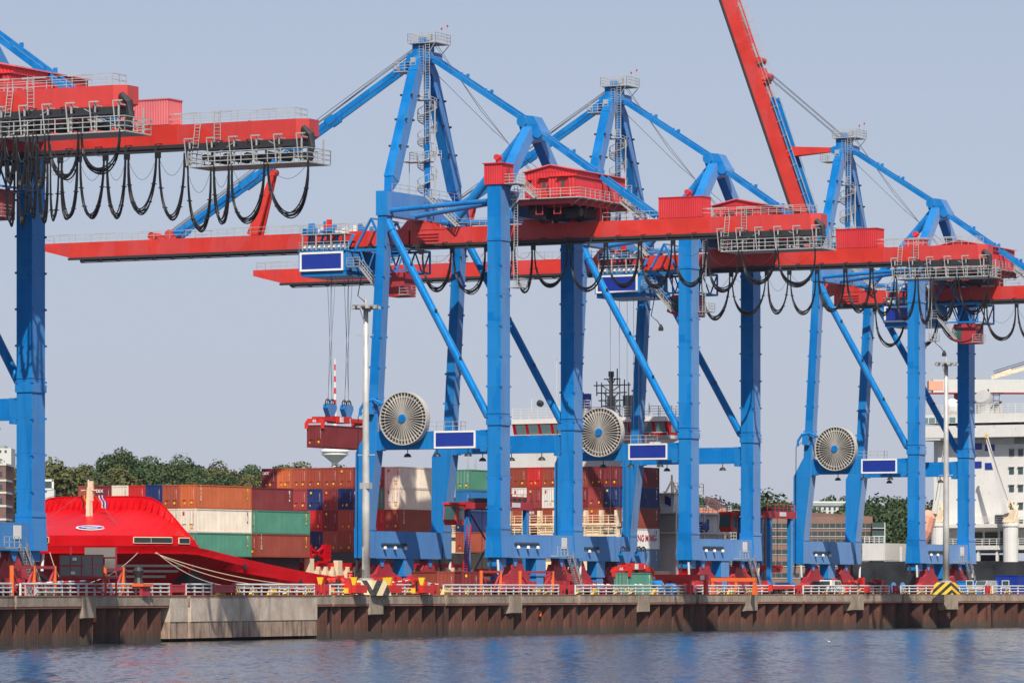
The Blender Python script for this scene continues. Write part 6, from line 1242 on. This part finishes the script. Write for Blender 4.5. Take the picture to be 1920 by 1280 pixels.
g, w = building('brick_hall', 'scaffolded brick hall with orange tiled roof between two crane legs', 1296, 1362, 900, 976, 1100, 'brick')
MB().hexa([(-w-.3, -.4, zz(976, 900)), (w+.3, -.4, zz(976, 900)), (w+.3, 14, zz(976, 900)), (-w-.3, 14, zz(976, 900))], [(-w-.3, 5, zz(950, 900)), (w+.1, 5, zz(950, 900)), (w+.1, 9, zz(950, 900)), (-w-.3, 9, zz(950, 900))]).build('roof', M['tile'], g)
wins(g, w, 900, [-3 + i*1.1 for i in range(6)], (979, 987), .8, .6); wins(g, w, 900, (0, -2.6), (999, 1020), .9, 1.3)
sc_ = MB()
for i in range(6):
    for y in (980, 992, 1004, 1016, 1028): sc_.bar((w+.4+i*.5, -.8, zz(y, 900)), (w+.4+i*.5, 3, zz(y, 900)), .07, .07)
    sc_.bar((w+.4+i*.5, -.8, 3), (w+.4+i*.5, -.8, zz(948 + i*6, 900)), .08, .08)
for y in range(956, 1040, 6): sc_.bar((w+.2, -.85, zz(y, 900)), (w+3.2, -.85, zz(y, 900)), .08, .12)
for y in (978, 990): sc_.bar((-w, -.9, zz(y, 900)), (w, -.9, zz(y, 900)), .08, .1)
sc_.build('scaffold', M['galv'], g); MB().box(-.3, .4, 6, 7, zz(950, 900), zz(946, 900)).build('chimney', M['facade'], g)
g, w = building('pale_block', 'long pale apartment block with flat roof on the rise behind', 1522, 1608, 1120, 948, 990, 'facade'); MB().box(-w-.3, w, -.3, 10, zz(948, 1120), zz(942, 1120)).build('roof', M['copper'], g); wins(g, w, 1120, [-4.8 + i*1.2 for i in range(9)], (953, 961, 969), .5, .7); MB().box(-w, -w+9, 2, 8, zz(942, 1120), zz(939, 1120)).build('roof_house', M['facade'], g)
g, w = building('white_villa', 'white house with dark roof behind the scaffolded hall', 1368, 1400, 1060, 957, 1000, 'facade'); MB().box(-w, w, -.2, 8, zz(957, 1060), zz(948, 1060)).build('roof', M['dark'], g); wins(g, w, 1060, (-1.2, 0, 1.2), (952, 962), .5, .6)
g, w = building('red_gable', 'house with orange gable behind the stern funnel', 1262, 1290, 1050, 950, 1000, 'brick'); MB().prism([(-w, 0, zz(950, 1050)), (w, 0, zz(950, 1050)), (w*.2, 0, zz(934, 1050))], (0, 8, 0)).build('roof', M['tile'], g); wins(g, w, 1050, (0,), (955,), .5, .8)
g, w = building('brick_tower', 'brick tower block with pale bands at the left edge', -14, 11, 820, 872, 1000, 'brickdark'); [MB().box(-w-.05, w+.08, -.1, 10, zz(y, 820), zz(y, 820)+.35).build('floor_band', M['facade'], g) for y in (872, 902, 925, 950, 975)]; wins(g, w, 820, (.3,), (888, 912, 938), .5, .9)
g, w = building('far_white_block', 'pale high block on the skyline at the left edge', -20, 21, 1700, 840, 900, 'facade'); MB().box(-w, w*.4, 0, 10, zz(840, 1700), zz(835, 1700)).build('roof_house', M['copper'], g); wins(g, w, 1700, (-2, 0, 2), (846,), .8, 1)
g = empty('white_frame_house', at(92, 1010, 0), 0); tag(g, 'small white framed gable window among the trees right of the left leg', 'building'); MB().box(-1.1, 1.1, 0, 3, 8, zz(918, 1010)+.1).build('wall', M['facade'], g); MB().box(-1.1, .8, -.1, 0, zz(918, 1010), zz(915, 1010)).box(-1.1, 1.0, -.1, 0, zz(902, 1010), zz(898, 1010)).box(.6, 1.05, -.1, 0, zz(917, 1010), zz(899, 1010)).build('frame', M['white'], g); MB().box(-1.0, .6, -.05, 0, zz(915, 1010), zz(902, 1010)).build('window', M['glass'], g)
g = empty('far_church', at(885, 2600, 0), 0); tag(g, 'pair of thin dark church spires far behind the containers', 'church')
for px in (878, 892): x = (px-885)/F*2600; s_ = MB().lathe((x, 0, 0), [(1.5, 0), (1.5, zz(893, 2600)), (1.1, zz(889, 2600)), (.08, zz(857, 2600))], 8).build('spire', M['copper'], g)
MB().box(-4, 4, 1, 20, 0, zz(905, 2600)).build('nave', M['brickdark'], g)
D5 = 5000; g = empty('television_tower', at(628, D5, 0), 0); tag(g, 'distant television tower with white disc and red and white aerial', 'tower')
MB().lathe((0, 0, 0), [(5.5, 0), (3.6, zz(870, D5)), (3.6, zz(838, D5)), (2.2, zz(800, D5)), (1.6, zz(760, D5))], 16).build('shaft', M['white'], g)
MB().lathe((0, 0, zz(867, D5)), [(3.6, 0), (13.5, 8.0), (14.5, 8.5), (14.5, 10.2), (13.8, 10.3), (13.8, 11.2), (15.8, 11.6), (15.8, 13.2), (8, 17), (3.6, 18.5)], 28).build('disc', M['white'], g)
for i in range(8): MB().lathe((0, 0, zz(760, D5) + i*(zz(672, D5)-zz(760, D5))/8), [(1.7-.12*i, 0), (1.6-.12*i, (zz(672, D5)-zz(760, D5))/8)], 10).build('aerial', M['spreader' if i % 2 == 0 else 'white'], g)

# ---------------------------------------------------------------- summer haze over the harbour
hm, hnt, hb_ = mat_new('haze_air'); hnt.nodes.remove(hb_); pv = hnt.nodes.new('ShaderNodeVolumePrincipled')
pv.inputs['Color'].default_value = (.62, .70, .86, 1); pv.inputs['Density'].default_value = .00002; pv.inputs['Anisotropy'].default_value = 0.0
hnt.links.new(pv.outputs[0], [n for n in hnt.nodes if n.type == 'OUTPUT_MATERIAL'][0].inputs['Volume'])
MB().box(-4600, 4600, -400, 6300, -1.5, 270).build('haze', hm, None, kind='stuff')
